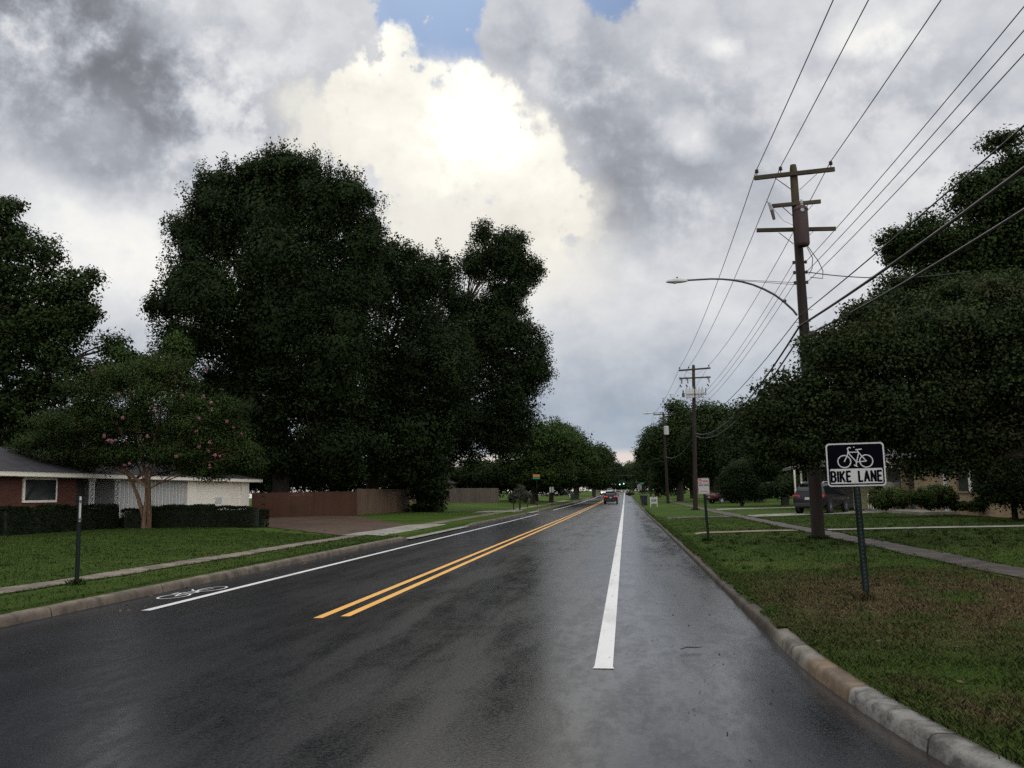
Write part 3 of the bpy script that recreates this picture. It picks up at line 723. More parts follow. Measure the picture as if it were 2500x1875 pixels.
sheet('driveway', [(6.62, 65.0), (20, 70.0), (20, 73.0), (6.62, 68.2)], CONC, 'second concrete driveway further along the right lawn', .024)
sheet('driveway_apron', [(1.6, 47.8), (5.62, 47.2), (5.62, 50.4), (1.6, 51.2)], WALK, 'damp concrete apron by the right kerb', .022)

# grass blades (nobody could count them): one object per verge
def grass(name, label, n, rx, ry, hmin, hmax, seed, mask=None, w=(.0018, .0042), pw=1.0):
    g = np.random.default_rng(seed)
    x = g.uniform(*rx, n); y = ry[0] + (ry[1]-ry[0])*g.random(n)**pw
    keep = np.ones(n, bool)
    if mask is not None: keep = mask(x, y, g)
    x, y = x[keep], y[keep]; n = len(x)
    if rx[0] > 1: x = x+kdx(y)*np.clip((8.5-x)/6.8, 0, 1)
    z = gz(x, y) - .005
    lump = .85 + .25*np.sin(x*2.3+1.1*np.sin(y*1.7))*np.sin(y*1.9+.8*np.sin(x*2.9)) + .25*np.sin(x*6.1+y*3.3)*np.sin(y*5.7-x*2.1)
    h = g.uniform(hmin, hmax, n)*np.clip(lump, .35, 1.3); wd = g.uniform(*w, n)
    sc = np.clip(np.hypot(x, y)/9, .8, 3.0); wd = wd*sc
    a = g.uniform(0, 2*PI, n); lean = g.uniform(.2, 1.1, n)*h
    b = g.uniform(0, 2*PI, n)
    dx, dy = np.cos(a)*wd, np.sin(a)*wd
    bx, by = np.cos(b)*lean, np.sin(b)*lean
    V = np.empty((n, 4, 3)); 
    V[:, 0] = np.stack([x-dx, y-dy, z], -1); V[:, 1] = np.stack([x+dx, y+dy, z], -1)
    V[:, 2] = np.stack([x+dx*.6+bx*.5, y+dy*.6+by*.5, z+h*.65], -1); V[:, 3] = np.stack([x+bx, y+by, z+h*.92], -1)
    F = (np.arange(n)[:, None]*4 + np.array([0, 1, 2, 3])[None])
    t = np.repeat(np.clip(g.normal(.45, .28, n), 0, 1), 4)
    cn = np.stack([g.normal(0, .28, n), g.normal(0, .28, n)-.1, np.ones(n)], -1); cn /= np.linalg.norm(cn, axis=1)[:, None]
    return tag(link(name, np_mesh(name, V.reshape(-1, 3), F, BLADE, t, cn=np.repeat(cn, 4, 0))), label, 'grass', kind='stuff')
def worn_at(x, y): return np.hypot((x-4.2)*.28, (y-11.8)*.24)
def mask_right(x, y, g):
    off_walk = (x < 5.55) | (x > 6.68)
    off_path = (np.abs(y-30.5) > .62)
    thin = g.random(len(x)) < np.clip(.30+.8*worn_at(x, y), .25, 1)
    return off_walk & off_path & thin
grass('grass', 'short verge grass by the right kerb near the viewer', 400000, (1.74, 8.5), (3.2, 16), .025, .060, 1, mask_right, pw=1.25)
grass('grass', 'mown grass of the right verge further along', 170000, (1.74, 16), (16, 52), .02, .055, 2, mask_right, pw=1.25)
grass('grass', 'mown grass of the left lawn in front of the brick house', 220000, (-25, -8.45), (9, 42), .02, .055, 3, lambda x, y, g: ((x > -9.62) | (x < -10.98)) & ~((x < -8) & (y > 33+(-11-x)*.9) & (x > -19.5) & (y > 32.4)))
# ragged grass hanging over the kerb edges
def mask_edge(x, y, g): return g.random(len(x)) < np.where(y > 9.5, 1.0, .45)
grass('grass', 'ragged grass hanging over the right kerb', 50000, (1.65, 1.78), (3.2, 40), .025, .065, 4, mask_edge, pw=1.3)
grass('grass', 'grass and weeds creeping over the sunken kerb further along', 60000, (1.545, 1.72), (9.8, 75), .02, .055, 44, lambda x, y, g: g.random(len(x)) < np.clip(.62+.22*(np.sin(y*2.1)+np.sin(y*.83+1)+np.sin(y*5.3))-3.0*(1.68-x), 0, 1), pw=1.5)
grass('grass', 'ragged grass along the left kerb', 9000, (-8.52, -8.40), (9, 32), .02, .05, 6)
# taller tufts round the feet of posts, poles and hedges, and weeds dotted over the verge
def tufts(name, label, pts, per, rad, hmin, hmax, seed, w=.0045):
    g = np.random.default_rng(seed); P = np.repeat(np.array(pts, float), per, 0); n = len(P)
    a = g.uniform(0, 2*PI, n); rr = rad*np.sqrt(g.random(n)); x = P[:, 0]+rr*np.cos(a); y = P[:, 1]+rr*np.sin(a); z = gz(x, y)-.004
    h = g.uniform(hmin, hmax, n); wd = w*g.uniform(.6, 1.3, n)*np.clip(np.hypot(x, y)/10, .8, 3)
    b = g.uniform(0, 2*PI, n); l = h*g.uniform(.15, .9, n); dx, dy = np.cos(b+1.57)*wd, np.sin(b+1.57)*wd
    V = np.stack([np.stack([x-dx, y-dy, z], -1), np.stack([x+dx, y+dy, z], -1), np.stack([x+dx*.6+np.cos(b)*l*.5, y+dy*.6+np.sin(b)*l*.5, z+h*.7], -1), np.stack([x+np.cos(b)*l, y+np.sin(b)*l, z+h], -1)], 1).reshape(-1, 3)
    cn = np.stack([np.cos(b)*.3, np.sin(b)*.3-.1, np.ones(n)], -1); cn /= np.linalg.norm(cn, axis=1)[:, None]
    return tag(link(name, np_mesh(name, V, np.arange(4*n).reshape(n, 4), BLADE, np.repeat(np.clip(g.normal(.5, .25, n), 0, 1), 4), cn=np.repeat(cn, 4, 0))), label, 'grass', kind='stuff')
_g = np.random.default_rng(21)
_ring = lambda x, y, r, k: [(x+r*math.cos(2*PI*i/k), y+r*math.sin(2*PI*i/k)) for i in range(k)]
tufts('grass', 'taller grass round the feet of posts and poles', _ring(5.29, 25.5, .22, 9)+_ring(2.95, 11.72, .06, 5)+_ring(2.31, 25.95, .06, 4)+_ring(-9.77, 14.78, .06, 5)+_ring(5.23, 67.9, .24, 6), 60, .10, .05, .13, 22)
_w = [(x, y) for x, y in zip(_g.uniform(1.9, 12, 420), 3.4+30*_g.random(420)**1.4) if not (5.5 < x < 6.7) and abs(y-30.5) > .7]
tufts('grass', 'weeds and coarse tufts dotted over the right verge', _w, 34, .09, .035, .085, 23)
_w = [(x, y) for x, y in zip(_g.uniform(-24, -8.6, 300), _g.uniform(10, 40, 300)) if not (-11.1 < x < -9.6)]
tufts('grass', 'coarse tufts dotted over the left lawn', _w, 26, .12, .03, .06, 24)
tufts('grass', 'grass creeping over the edges of the right sidewalk', [(5.66+.06*_g.normal(), y) for y in np.arange(8, 50, .16)]+[(6.52+.06*_g.normal(), y) for y in np.arange(8, 50, .16)], 22, .08, .02, .055, 25)
tufts('grass', 'grass creeping over the edges of the left sidewalk', [(-9.86-.2*float(sst(y, 18, 13))+.05*_g.normal(), y) for y in np.arange(10, 33, .14)]+[(-10.74-.2*float(sst(y, 18, 13))+.05*_g.normal(), y) for y in np.arange(10, 33, .14)], 22, .08, .02, .055, 26)
# fallen leaves and twigs
def litter(name, label, n, rx, ry, zf, size, seed, mat):
    g = np.random.default_rng(seed); x = g.uniform(*rx, n); y = g.uniform(*ry, n); z = zf(x, y)
    s = g.uniform(*size, n); a = g.uniform(0, 2*PI, n); t = g.normal(0, .3, (n, 2))
    u = np.stack([np.cos(a)*s, np.sin(a)*s, t[:, 0]*s], -1); v = np.stack([-np.sin(a)*s*.45, np.cos(a)*s*.45, t[:, 1]*s*.5], -1)
    P = np.stack([x, y, z], -1)
    V = np.stack([P-u, P+v, P+u, P-v], 1).reshape(-1, 3)
    return tag(link(name, np_mesh(name, V, np.arange(n*4).reshape(n, 4), mat, np.repeat(g.random(n), 4), cn=np.tile([[0, 0, 1.0]], (4*n, 1)))), label, 'leaves', kind='stuff')
litter('fallen_leaves', 'dry brown leaves and clippings scattered on the right verge', 900, (1.8, 9), (4, 20), lambda x, y: gz(x, y)+.02, (.012, .035), 7, LEAF_BROWN)
litter('fallen_leaves', 'dark leaf bits lying in the right gutter and bike lane', 170, (.2, 1.45), (3.5, 22), lambda x, y: roadz(x, y)+.006, (.006, .022), 8, LEAF_BROWN)
litter('fallen_leaves', 'small leaf bits by the left kerb', 60, (-8.15, -7.2), (12, 30), lambda x, y: roadz(x, y)+.006, (.015, .05), 9, LEAF_BROWN)
mb = MB(); mb.tube([(.48, 8.92, .008), (.55, 8.99, .016), (.63, 9.0, .010), (.70, 9.04, .009)], [.004, .006, .005, .003], 6)
tag(mb.build('twig', BARK), 'small dark twig lying in the right bike lane', 'twig')

# ------------------------------------------------------------------ trees and shrubs
def leaf_cloud(lobes, n_leaf, leaf, clump, seed, per=90, shell=.5, droop=0.0, elong=1.0, spikes=0, squash=.75, fill=.18, sub=5, core=0):
    """leaf-sized faces in clumps through the crown's volume. lobes: (x,y,z,rx,ry,rz)"""
    g = np.random.default_rng(seed)
    lb = np.array(lobes, float)
    # break the big lobes up: smaller bosses standing out of their surfaces
    if sub:
        extra = []
        for q in lb:
            for _ in range(sub):
                d = g.normal(size=3); d[2] = abs(d[2])*.8-.25; d /= np.linalg.norm(d); f = g.uniform(.26, .46)
                extra.append((*(q[:3]+d*q[3:]*g.uniform(.72, .92)), *(q[3:]*f*np.array([1.1, 1.1, .9]))))
        lb[:, 3:] *= .88
        lb = np.concatenate([lb, np.array(extra)])
    nl = len(lb); ltone = g.normal(0, .13, nl)
    wt = (lb[:, 3]*lb[:, 5]+lb[:, 3]*lb[:, 4]+lb[:, 4]*lb[:, 5]); wt /= wt.sum()
    K = max(8, int(n_leaf/per))
    cc = []; ll = []
    tries = 0
    while sum(len(c) for c in cc) < K and tries < 12:
        tries += 1
        li = g.choice(nl, K*2, p=wt)
        d = g.normal(size=(K*2, 3)); d /= np.linalg.norm(d, axis=1)[:, None]
        rad = np.where(g.random(K*2) < fill, g.uniform(.1, .8, K*2), g.uniform(shell, 1.0, K*2)**.6)
        P = lb[li, :3] + d*rad[:, None]*lb[li, 3:]
        # thin out clumps buried deep inside another lobe
        keep = np.ones(K*2, bool)
        for j in range(nl):
            q = np.linalg.norm((P-lb[j, :3])/lb[j, 3:], axis=1)
            keep &= ~((q < .55) & (li != j) & (g.random(K*2) < .75))
        cc.append(P[keep]); ll.append(li[keep])
    C = np.concatenate(cc)[:K]; LI = np.concatenate(ll)[:K]; K = len(C)
    cr = clump*g.uniform(.55, 1.35, K)
    st = np.stack([cr, cr, cr*squash], -1)
    if spikes:   # upright shoots standing out of the top of the crown
        top = C[:, 2] > np.quantile(C[:, 2], .45)
        k = g.random(K) < spikes
        st[k & top] = np.stack([cr*.42, cr*.42, cr*1.5], -1)[k & top]
    npc = np.maximum(6, (per*(cr/clump)**2*g.uniform(.6, 1.3, K))).astype(int)
    ci = np.repeat(np.arange(K), npc); n = len(ci)
    o = g.normal(size=(n, 3)); o /= np.linalg.norm(o, axis=1)[:, None]
    o *= (g.random(n)**.45)[:, None]
    P = C[ci] + o*st[ci]
    P[:, 2] -= droop*np.abs(g.normal(0, .35, n))*cr[ci]
    # leaf frames
    nrm = o*.7 + g.normal(0, .55, (n, 3)) + np.array([0, 0, .55]); nrm /= np.linalg.norm(nrm, axis=1)[:, None]
    t = np.cross(nrm, g.normal(size=(n, 3))); t /= np.linalg.norm(t, axis=1)[:, None]
    b = np.cross(nrm, t)
    L = leaf*g.uniform(.6, 1.4, n)[:, None]; Wd = L*.34*elong
    V = np.stack([P - t*L*.5, P + b*Wd + nrm*L*.06, P + t*L*.5, P - b*Wd + nrm*L*.06], 1).reshape(-1, 3)
    if core:   # inner foliage of broad shaded leaves that closes the crown
        k_ = g.choice(nl, core, p=wt); dd = g.normal(size=(core, 3)); dd /= np.linalg.norm(dd, axis=1)[:, None]
        Pc = lb[k_, :3]+dd*(g.random(core)**.6)[:, None]*lb[k_, 3:]*.72
        t2 = np.cross(dd, g.normal(size=(core, 3))); t2 /= np.linalg.norm(t2, axis=1)[:, None]; b2 = np.cross(dd, t2)
        s2 = leaf*g.uniform(1.2, 2.2, core)[:, None]
        V = np.concatenate([V, np.stack([Pc-t2*s2*.5, Pc+b2*s2*.36, Pc+t2*s2*.5, Pc-b2*s2*.36], 1).reshape(-1, 3)])
    tone = np.clip((g.normal(.42, .15, K)+ltone[LI])[ci] + g.normal(0, .12, n), 0, 1)
    # shading normal: mostly that of the leaf clump and the crown, as a mass of real leaves shades
    ctr = (lb[:, :3]*wt[:, None]).sum(0); out = C[ci]-ctr; out /= np.linalg.norm(out, axis=1)[:, None]+1e-6
    cn = o*.75/(np.linalg.norm(o, axis=1)[:, None]+1e-6) + out*.55 + nrm*.45 + np.array([0, 0, .15]); cn /= np.linalg.norm(cn, axis=1)[:, None]
    if core: tone = np.concatenate([tone, np.full(core, .3)]); cn = np.concatenate([cn, dd])
    n += core
    return V, np.arange(n*4).reshape(n, 4), np.repeat(tone, 4), C, np.repeat(cn, 4, 0)
def limb(mb, a, b, r0, r1, g, bend=.12, n=7):
    a, b = np.array(a, float), np.array(b, float); L_ = np.linalg.norm(b-a)
    off = g.normal(0, bend*L_*.4, 3); pts = []; rr = []
    for i in range(5):
        t = i/4; p = a+(b-a)*t+off*math.sin(t*PI)*.6; p[2] += .12*L_*math.sin(t*PI)*.5
        pts.append(p); rr.append(r0+(r1-r0)*t)
    mb.tube(pts, rr, n, cap=False)
    return pts
def plx(lobes, Y, depth=.9, yoff=0.0):
    """lobes measured on the photograph -> ellipsoids of real size at distance Y"""
    out = []
    for i, q in enumerate(lobes):
        px, py, rx, ry = q[:4]; dy = q[4] if len(q) > 4 else 0.0
        yy = Y+yoff+dy; c = at(px, py, yy)
        out.append((c[0], yy, c[2], span(rx, yy), span((rx*.6+ry*.4)*depth, yy), span(ry, yy)))
    return out
def tree(name, label, lobes, base, trunk_r, n_leaf, leaf, clump, mat, seed, bark=None, group=None, cat='tree', stems=1, fork=.35, **kw):
    """thing > trunk (with its limbs), crown"""
    g = np.random.default_rng(seed+100)
    bz = GZ(base[0], base[1]) if len(base) < 3 else base[2]
    b0 = np.array([base[0], base[1], bz])
    t = thing(name, label, cat, tuple(b0), group=group)
    V, F, tone, C, CN = leaf_cloud([(l[0]-b0[0], l[1]-b0[1], l[2]-b0[2], l[3], l[4], l[5]) for l in lobes], n_leaf, leaf, clump, seed, **kw)
    link('crown', np_mesh('crown', V, F, mat, tone, cn=CN), t)
    if trunk_r:
        mb = MB()
        lob = np.array(lobes)[:, :3]-b0
        ctr = lob.mean(0); zlow = max(.8, (lob[:, 2]-np.array(lobes)[:, 5]).min())
        top = np.array([ctr[0]*.5, ctr[1]*.5, min(lob[:, 2].mean()*1.1, zlow+3.5*fork*lob[:, 2].mean())])
        for s in range(stems):
            off = g.normal(0, trunk_r*1.3, 3)*(stems > 1); off[2] = 0
            tp = top + g.normal(0, .35, 3)*(stems > 1)*np.array([3, 3, 1])
            pts = limb(mb, off+np.array([0, 0, -.15]), tp, trunk_r*1.25, trunk_r*.6, g, .05, 10)
            tgt = list(range(len(lob))) if stems == 1 else [k for k in range(len(lob)) if k % stems == s]
            for k in tgt:
                st = pts[2 if g.random() < .5 else 3] if stems == 1 else pts[3]
                q = limb(mb, st, lob[k], trunk_r*.42, trunk_r*.12, g)
                near = C[np.argsort(np.linalg.norm(C-lob[k], axis=1))[:60]]
                for c in near[g.choice(len(near), min(9, len(near)), replace=False)]:
                    limb(mb, q[2 if g.random() < .5 else 3], c, trunk_r*.12, trunk_r*.03, g, .1, 5)
        mb.build('trunk', bark or BARK, t)
    return t

# --- left side
# tall oak behind the brick house and fence
tree('oak_tree', 'tallest broad oak towering behind the brown fence and white garage',
     plx([(680, 760, 270, 330), (640, 520, 200, 150), (800, 500, 130, 125), (540, 560, 130, 150), (730, 425, 120, 75), (630, 455, 95, 75), (660, 415, 70, 50), (460, 690, 110, 130), (470, 560, 70, 90), (405, 750, 55, 55), (440, 860, 95, 130), (875, 610, 85, 130), (850, 480, 70, 75), (740, 700, 200, 240), (600, 1010, 220, 160), (800, 900, 170, 230), (800, 1090, 170, 90), (520, 1000, 110, 130), (650, 1120, 150, 60)], 63, .75),
     (-26.3, 65), .55, 300000, .18, .95, LEAF_DARK, 11, spikes=.6, per=85, fill=.34, core=130000)
tree('oak_tree', 'mid-height dark oak standing between the tallest oak and the round-topped oak',
     plx([(1000, 700, 90, 120), (940, 690, 60, 110), (1060, 680, 60, 70), (1010, 880, 140, 210), (1000, 1060, 160, 150), (900, 1020, 120, 170), (1090, 900, 70, 160)], 73, .85),
     (-22.5, 76), .45, 160000, .20, .95, LEAF_DARK, 12, spikes=.55, per=85, fill=.3, core=30000)
tree('oak_tree', 'round-topped oak leaning towards the road at the right end of the left group',
     plx([(1210, 630, 85, 85), (1150, 650, 45, 55), (1275, 665, 45, 60), (1215, 745, 90, 60), (1160, 850, 105, 170), (1265, 830, 65, 80), (1250, 960, 95, 110), (1290, 900, 55, 60), (1140, 1030, 120, 140), (1235, 1050, 75, 70), (1060, 1050, 90, 120)], 82, .8),
     (-18.2, 80), .5, 190000, .19, .85, LEAF_DARK, 13, per=80, fill=.22, core=30000)
tree('ivy_clad_trunk', 'dark ivy clad trunk mass growing at the end of the wooden fence',
     plx([(1045, 1195, 42, 60), (1020, 1130, 60, 60), (1065, 1130, 50, 50), (1040, 1235, 40, 20)], 78), (-18.6, 78.5), .3, 16000, .22, .7, LEAF_DARK, 14, cat='tree')
tree('sweetgum_tree', 'lobed dark tree cut by the left edge of the photo behind the brick house',
     plx([(10, 540, 55, 85), (-60, 620, 110, 160), (60, 660, 85, 110), (80, 780, 120, 130), (200, 700, 55, 55), (215, 760, 40, 50), (170, 800, 70, 60), (20, 900, 150, 150), (150, 950, 120, 110), (270, 850, 35, 40), (250, 920, 70, 60), (60, 1050, 160, 100), (-80, 800, 120, 200)], 56, .8),
     (-47, 57), .5, 120000, .20, .85, LEAF_OAK, 15, per=85, core=6000)
tree('small_tree', 'light green small tree peeping over the pink flowering tree',
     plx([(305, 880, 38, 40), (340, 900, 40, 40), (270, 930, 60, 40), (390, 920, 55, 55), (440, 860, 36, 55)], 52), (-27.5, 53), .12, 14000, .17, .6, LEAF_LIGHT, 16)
tree('backyard_tree', 'mid green small tree rising behind the brown fence',
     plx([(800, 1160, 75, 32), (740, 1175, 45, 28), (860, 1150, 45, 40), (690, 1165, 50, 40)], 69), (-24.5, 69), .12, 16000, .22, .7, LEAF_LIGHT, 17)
tree('backyard_tree', 'dark low tree behind the right end of the white garage',
     plx([(640, 1120, 60, 60), (590, 1090, 70, 70), (700, 1110, 70, 50)], 72), (-30, 72), .14, 14000, .24, .8, LEAF_DARK, 18)
# crape myrtle with pink blossom in the front lawn
cm = tree('crape_myrtle_tree', 'spreading crape myrtle with pink blossoms on the left lawn', plx([(330, 1010, 180, 115), (190, 1050, 125, 80), (480, 1050, 115, 90), (330, 925, 110, 60), (430, 925, 60, 60), (100, 1085, 70, 45), (565, 1090, 65, 50), (230, 960, 85, 65), (410, 1115, 170, 42), (230, 1120, 140, 38), (520, 1000, 70, 60), (400, 885, 40, 26), (60, 1100, 40, 24), (600, 1120, 40, 26), (590, 1140, 50, 22), (510, 1145, 80, 22)], 40.6, .9),
          (-23.35, 40.6), .10, 170000, .080, .48, LEAF_CRAPE, 19, BARK_CRAPE, stems=4, per=105, fork=.02, fill=.40, core=7000)
g = np.random.default_rng(77)
fl = [(225, 908), (182, 946), (288, 964), (327, 958), (504, 901), (496, 968), (515, 985), (516, 1000), (488, 1022), (446, 966), (265, 1075), (272, 1077), (283, 1074), (254, 1065), (361, 1065), (555, 1028), (569, 1044), (591, 1060), (479, 1053), (512, 1080), (510, 1101), (487, 1091), (525, 1112), (538, 1115), (430, 1117), (304, 1136), (316, 1132), (512, 1139), (628, 1110), (629, 1120), (375, 1000), (300, 1020)]
ctr = np.array([at(340, 1010, 40.6)])
for i, (px, py) in enumerate(fl):
    Yf = 37.6 + .012*abs(px-340) + (0 if py > 960 else .8)
    c = at(px+.6*g.normal(), py, Yf) - np.array(cm.location)
    V, F, tn, _, CN = leaf_cloud([(*c, .06, .06, .10)], 26, .045, .06, 300+i, per=30, shell=.2, sub=0)
    link('blossom', np_mesh('blossom', V, F, PINK, tn, cn=CN), cm)
# clipped hedges
def hedge(label, path, w, h, n, seed, leaf=.06, mat=None, name='hedge', group='clipped hedges by the brick house'):
    g = np.random.default_rng(seed); c = np.mean(path, axis=0)
    bz = GZ(c[0], c[1]); t = thing(name, label, 'hedge', (c[0], c[1], bz), group=group)
    P = np.array(path, float); seg = np.linalg.norm(np.diff(P, axis=0), axis=1); cum = np.concatenate([[0], np.cumsum(seg)])
    def pt(s):
        i = np.clip(np.searchsorted(cum, s, 'right')-1, 0, len(seg)-1); f = (s-cum[i])/seg[i]
        d = (P[i+1]-P[i])/seg[i][..., None]; return P[i]+(P[i+1]-P[i])*f[..., None], d
    s = g.uniform(0, cum[-1], n); p, d = pt(s); nn = np.stack([-d[:, 1], d[:, 0]], -1)
    a = g.uniform(-1, 1, n); z = g.random(n)
    face = g.random(n); top = face < .35
    q = np.where(top, a, np.sign(a)*(1-.12*g.random(n)))*w/2
    zz = np.where(top, h*(1-.06*g.random(n)), h*z)
    wob = 1+.06*np.sin(s*2.1+seed)+.04*np.sin(s*5.3)
    end = np.clip(np.minimum(s, cum[-1]-s)/(w*.5), 0, 1)**.5
    x = p[:, 0]+nn[:, 0]*q*wob*end; y = p[:, 1]+nn[:, 1]*q*wob*end; zz = zz*wob*(.86+.14*end)
    base = gz(x, y)
    C = np.stack([x-c[0], y-c[1], base+zz-bz], -1)+g.normal(0, .025, (n, 3))
    nr = g.normal(0, .8, (n, 3)); nr[:, 2] += .4; nr /= np.linalg.norm(nr, axis=1)[:, None]
    hn = np.where(top[:, None], np.array([[0, 0, 1.0]]), np.concatenate([nn*np.sign(a)[:, None], np.zeros((n, 1))], 1))+nr*.5; hn /= np.linalg.norm(hn, axis=1)[:, None]
    tt = np.cross(nr, g.normal(size=(n, 3))); tt /= np.linalg.norm(tt, axis=1)[:, None]; bb = np.cross(nr, tt)
    L = leaf*g.uniform(.6, 1.4, n)[:, None]
    V = np.stack([C-tt*L*.5, C+bb*L*.35, C+tt*L*.5, C-bb*L*.35], 1).reshape(-1, 3)
    link('foliage', np_mesh('foliage', V, np.arange(4*n).reshape(n, 4), mat or LEAF_HEDGE, np.repeat(np.clip(g.normal(.4, .25, n), 0, 1), 4), cn=np.repeat(hn, 4, 0)), t)
    mb = MB()
    for i in range(len(seg)):
        A, B = P[i], P[i+1]; dd = (B-A)/seg[i]; k = 0 if len(seg) > 1 else w*.25
        A2, B2 = A+dd*(w*.3 if i == 0 else 0), B-dd*(w*.3 if i == len(seg)-1 else 0)
        za = (GZ(*A)+GZ(*B))/2-bz
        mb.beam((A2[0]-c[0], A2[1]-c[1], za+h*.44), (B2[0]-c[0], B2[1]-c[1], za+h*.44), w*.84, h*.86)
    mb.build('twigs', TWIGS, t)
    return t
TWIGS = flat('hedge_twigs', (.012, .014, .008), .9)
hedge('tall square hedge under the brick house window at the left edge', [(-26.3, 33.5), (-25.6, 41.6)], 1.3, 1.12, 26000, 31, .07)
hedge('low hedge beneath the white porch column', [(-26.0, 42.6), (-25.5, 43.8)], .8, .42, 4000, 32, .06)
hedge('middle hedge in front of the white board wall', [(-25.9, 45.0), (-25.6, 52.2)], 1.2, 1.0, 18000, 33, .07)
hedge('long curved front hedge running right from the crape myrtle trunk', [(-25.2, 41.6), (-17.9, 42.6)], 1.2, .98, 28000, 34, .06)

def px_tree(name, label, lob, Y, base_px, r, n, leaf, clump, mat, seed, **kw):
    b = at(base_px, 1210, Y)
    return tree(name, label, plx(lob, Y), (b[0], Y), r, n, leaf, clump, mat, seed, **kw)
LROW = 'trees along the left side further down the road'
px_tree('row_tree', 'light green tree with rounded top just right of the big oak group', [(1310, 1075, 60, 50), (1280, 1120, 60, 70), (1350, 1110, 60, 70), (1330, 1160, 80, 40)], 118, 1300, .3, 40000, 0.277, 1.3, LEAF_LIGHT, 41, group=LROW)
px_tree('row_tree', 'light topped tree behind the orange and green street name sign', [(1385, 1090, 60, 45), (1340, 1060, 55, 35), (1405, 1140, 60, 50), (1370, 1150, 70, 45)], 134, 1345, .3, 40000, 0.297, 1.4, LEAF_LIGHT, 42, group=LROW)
px_tree('row_tree', 'dark tree with a bare visible trunk on the far left verge', [(1420, 1130, 48, 45), (1450, 1120, 34, 30), (1440, 1165, 40, 24), (1400, 1165, 40, 24)], 170, 1405, .5, 32000, 0.363, 1.7, LEAF_OAK, 43, group=LROW)
px_tree('row_tree', 'dark green tree overhanging the oncoming cars', [(1455, 1130, 30, 34), (1470, 1150, 24, 30), (1445, 1165, 30, 24)], 230, 1450, .4, 18000, 0.462, 2.0, LEAF_DARK, 44, group=LROW)
px_tree('row_tree', 'darkest tree at the left of the far gap', [(1478, 1140, 16, 26), (1490, 1160, 18, 26), (1470, 1170, 22, 18)], 300, 1476, .4, 14000, 0.528, 2.2, LEAF_DARK, 45, group=LROW)
px_tree('row_tree', 'deep shade tree behind the twin grey signs', [(1310, 1175, 45, 30), (1350, 1180, 40, 28), (1250, 1170, 60, 40)], 140, 1310, .3, 24000, 0.33, 1.5, LEAF_DARK, 46, group=LROW)
px_tree('row_tree', 'shadowed tree over the far wooden fence', [(1180, 1160, 60, 34), (1130, 1170, 50, 28), (1230, 1165, 50, 36)], 128, 1190, .3, 28000, 0.33, 1.4, LEAF_DARK, 47, group=LROW)
FAR = 'trees closing the far end of the road'
px_tree('distant_tree', 'far tree left of the green signals', [(1508, 1150, 18, 22), (1520, 1165, 20, 20)], 400, 1508, .5, 10000, 0.594, 2.4, LEAF_DARK, 51, group=FAR)
px_tree('distant_tree', 'far pale tree standing behind the green signals', [(1540, 1150, 24, 22), (1535, 1172, 26, 20)], 430, 1540, .5, 12000, 0.66, 2.6, LEAF_LIGHT, 52, group=FAR)  # paler leaf colour stands in for distance haze
px_tree('distant_tree', 'far rounded tree at the right of the gap', [(1568, 1140, 22, 26), (1580, 1160, 26, 26)], 400, 1570, .5, 12000, 0.66, 2.6, LEAF_OAK, 53, group=FAR)
px_tree('distant_tree', 'far low tree line piece above the guard rail', [(1500, 1185, 30, 12), (1530, 1187, 30, 10), (1470, 1185, 30, 14)], 380, 1500, .3, 10000, 0.594, 2.0, LEAF_DARK, 54, group=FAR)
RROW = 'trees along the right side down the road'
px_tree('row_tree', 'right hand tree nearest the far gap above the speed limit sign', [(1585, 1120, 26, 36), (1575, 1160, 24, 26), (1600, 1150, 30, 40)], 250, 1590, .4, 18000, 0.462, 2.0, LEAF_OAK, 61, group=RROW)
px_tree('row_tree', 'dark tree behind the distant lamp pole', [(1600, 1085, 30, 40), (1580, 1110, 26, 34), (1620, 1120, 40, 60), (1600, 1170, 36, 26)], 185, 1605, .4, 30000, 0.363, 1.7, LEAF_OAK, 62, group=RROW)
px_tree('row_tree', 'peaked dark tree just behind the pole with white tanks', [(1665, 1030, 42, 48), (1640, 1080, 45, 60), (1690, 1080, 50, 80), (1630, 1140, 45, 50)], 122, 1660, .4, 52000, 0.277, 1.4, LEAF_OAK, 63, group=RROW, per=80)
px_tree('row_tree', 'broad dark tree with a light topped crown right of the white tank pole', [(1745, 1035, 55, 45), (1720, 1090, 60, 70), (1790, 1060, 60, 60), (1760, 1130, 80, 60)], 112, 1750, .4, 56000, 0.264, 1.4, LEAF_OAK, 64, group=RROW, per=80)
px_tree('row_tree', 'dark tree behind the round bush on the right lawn', [(1850, 1050, 60, 60), (1830, 1110, 70, 70), (1900, 1090, 60, 70)], 98, 1850, .4, 48000, 0.238, 1.2, LEAF_DARK, 65, group=RROW, per=80)
px_tree('row_tree', 'shade tree behind the parked grey car', [(1900, 1130, 60, 50), (1960, 1110, 70, 60), (1930, 1170, 60, 30)], 78, 1915, .3, 32000, 0.198, 1.0, LEAF_DARK, 66, group=RROW)
px_tree('row_tree', 'low dark tree line behind the no parking sign', [(1680, 1170, 60, 30), (1740, 1170, 50, 30), (1620, 1180, 40, 24)], 150, 1690, .3, 24000, 0.33, 1.5, LEAF_DARK, 67, group=RROW)
px_tree('round_bush_tree', 'low round dark evergreen on the right lawn beyond the no parking sign', [(1812, 1178, 55, 48), (1785, 1190, 40, 36), (1845, 1190, 36, 36), (1812, 1150, 36, 26)], 78, 1810, .14, 52000, 0.119, .6, LEAF_DARK, 68, per=80)
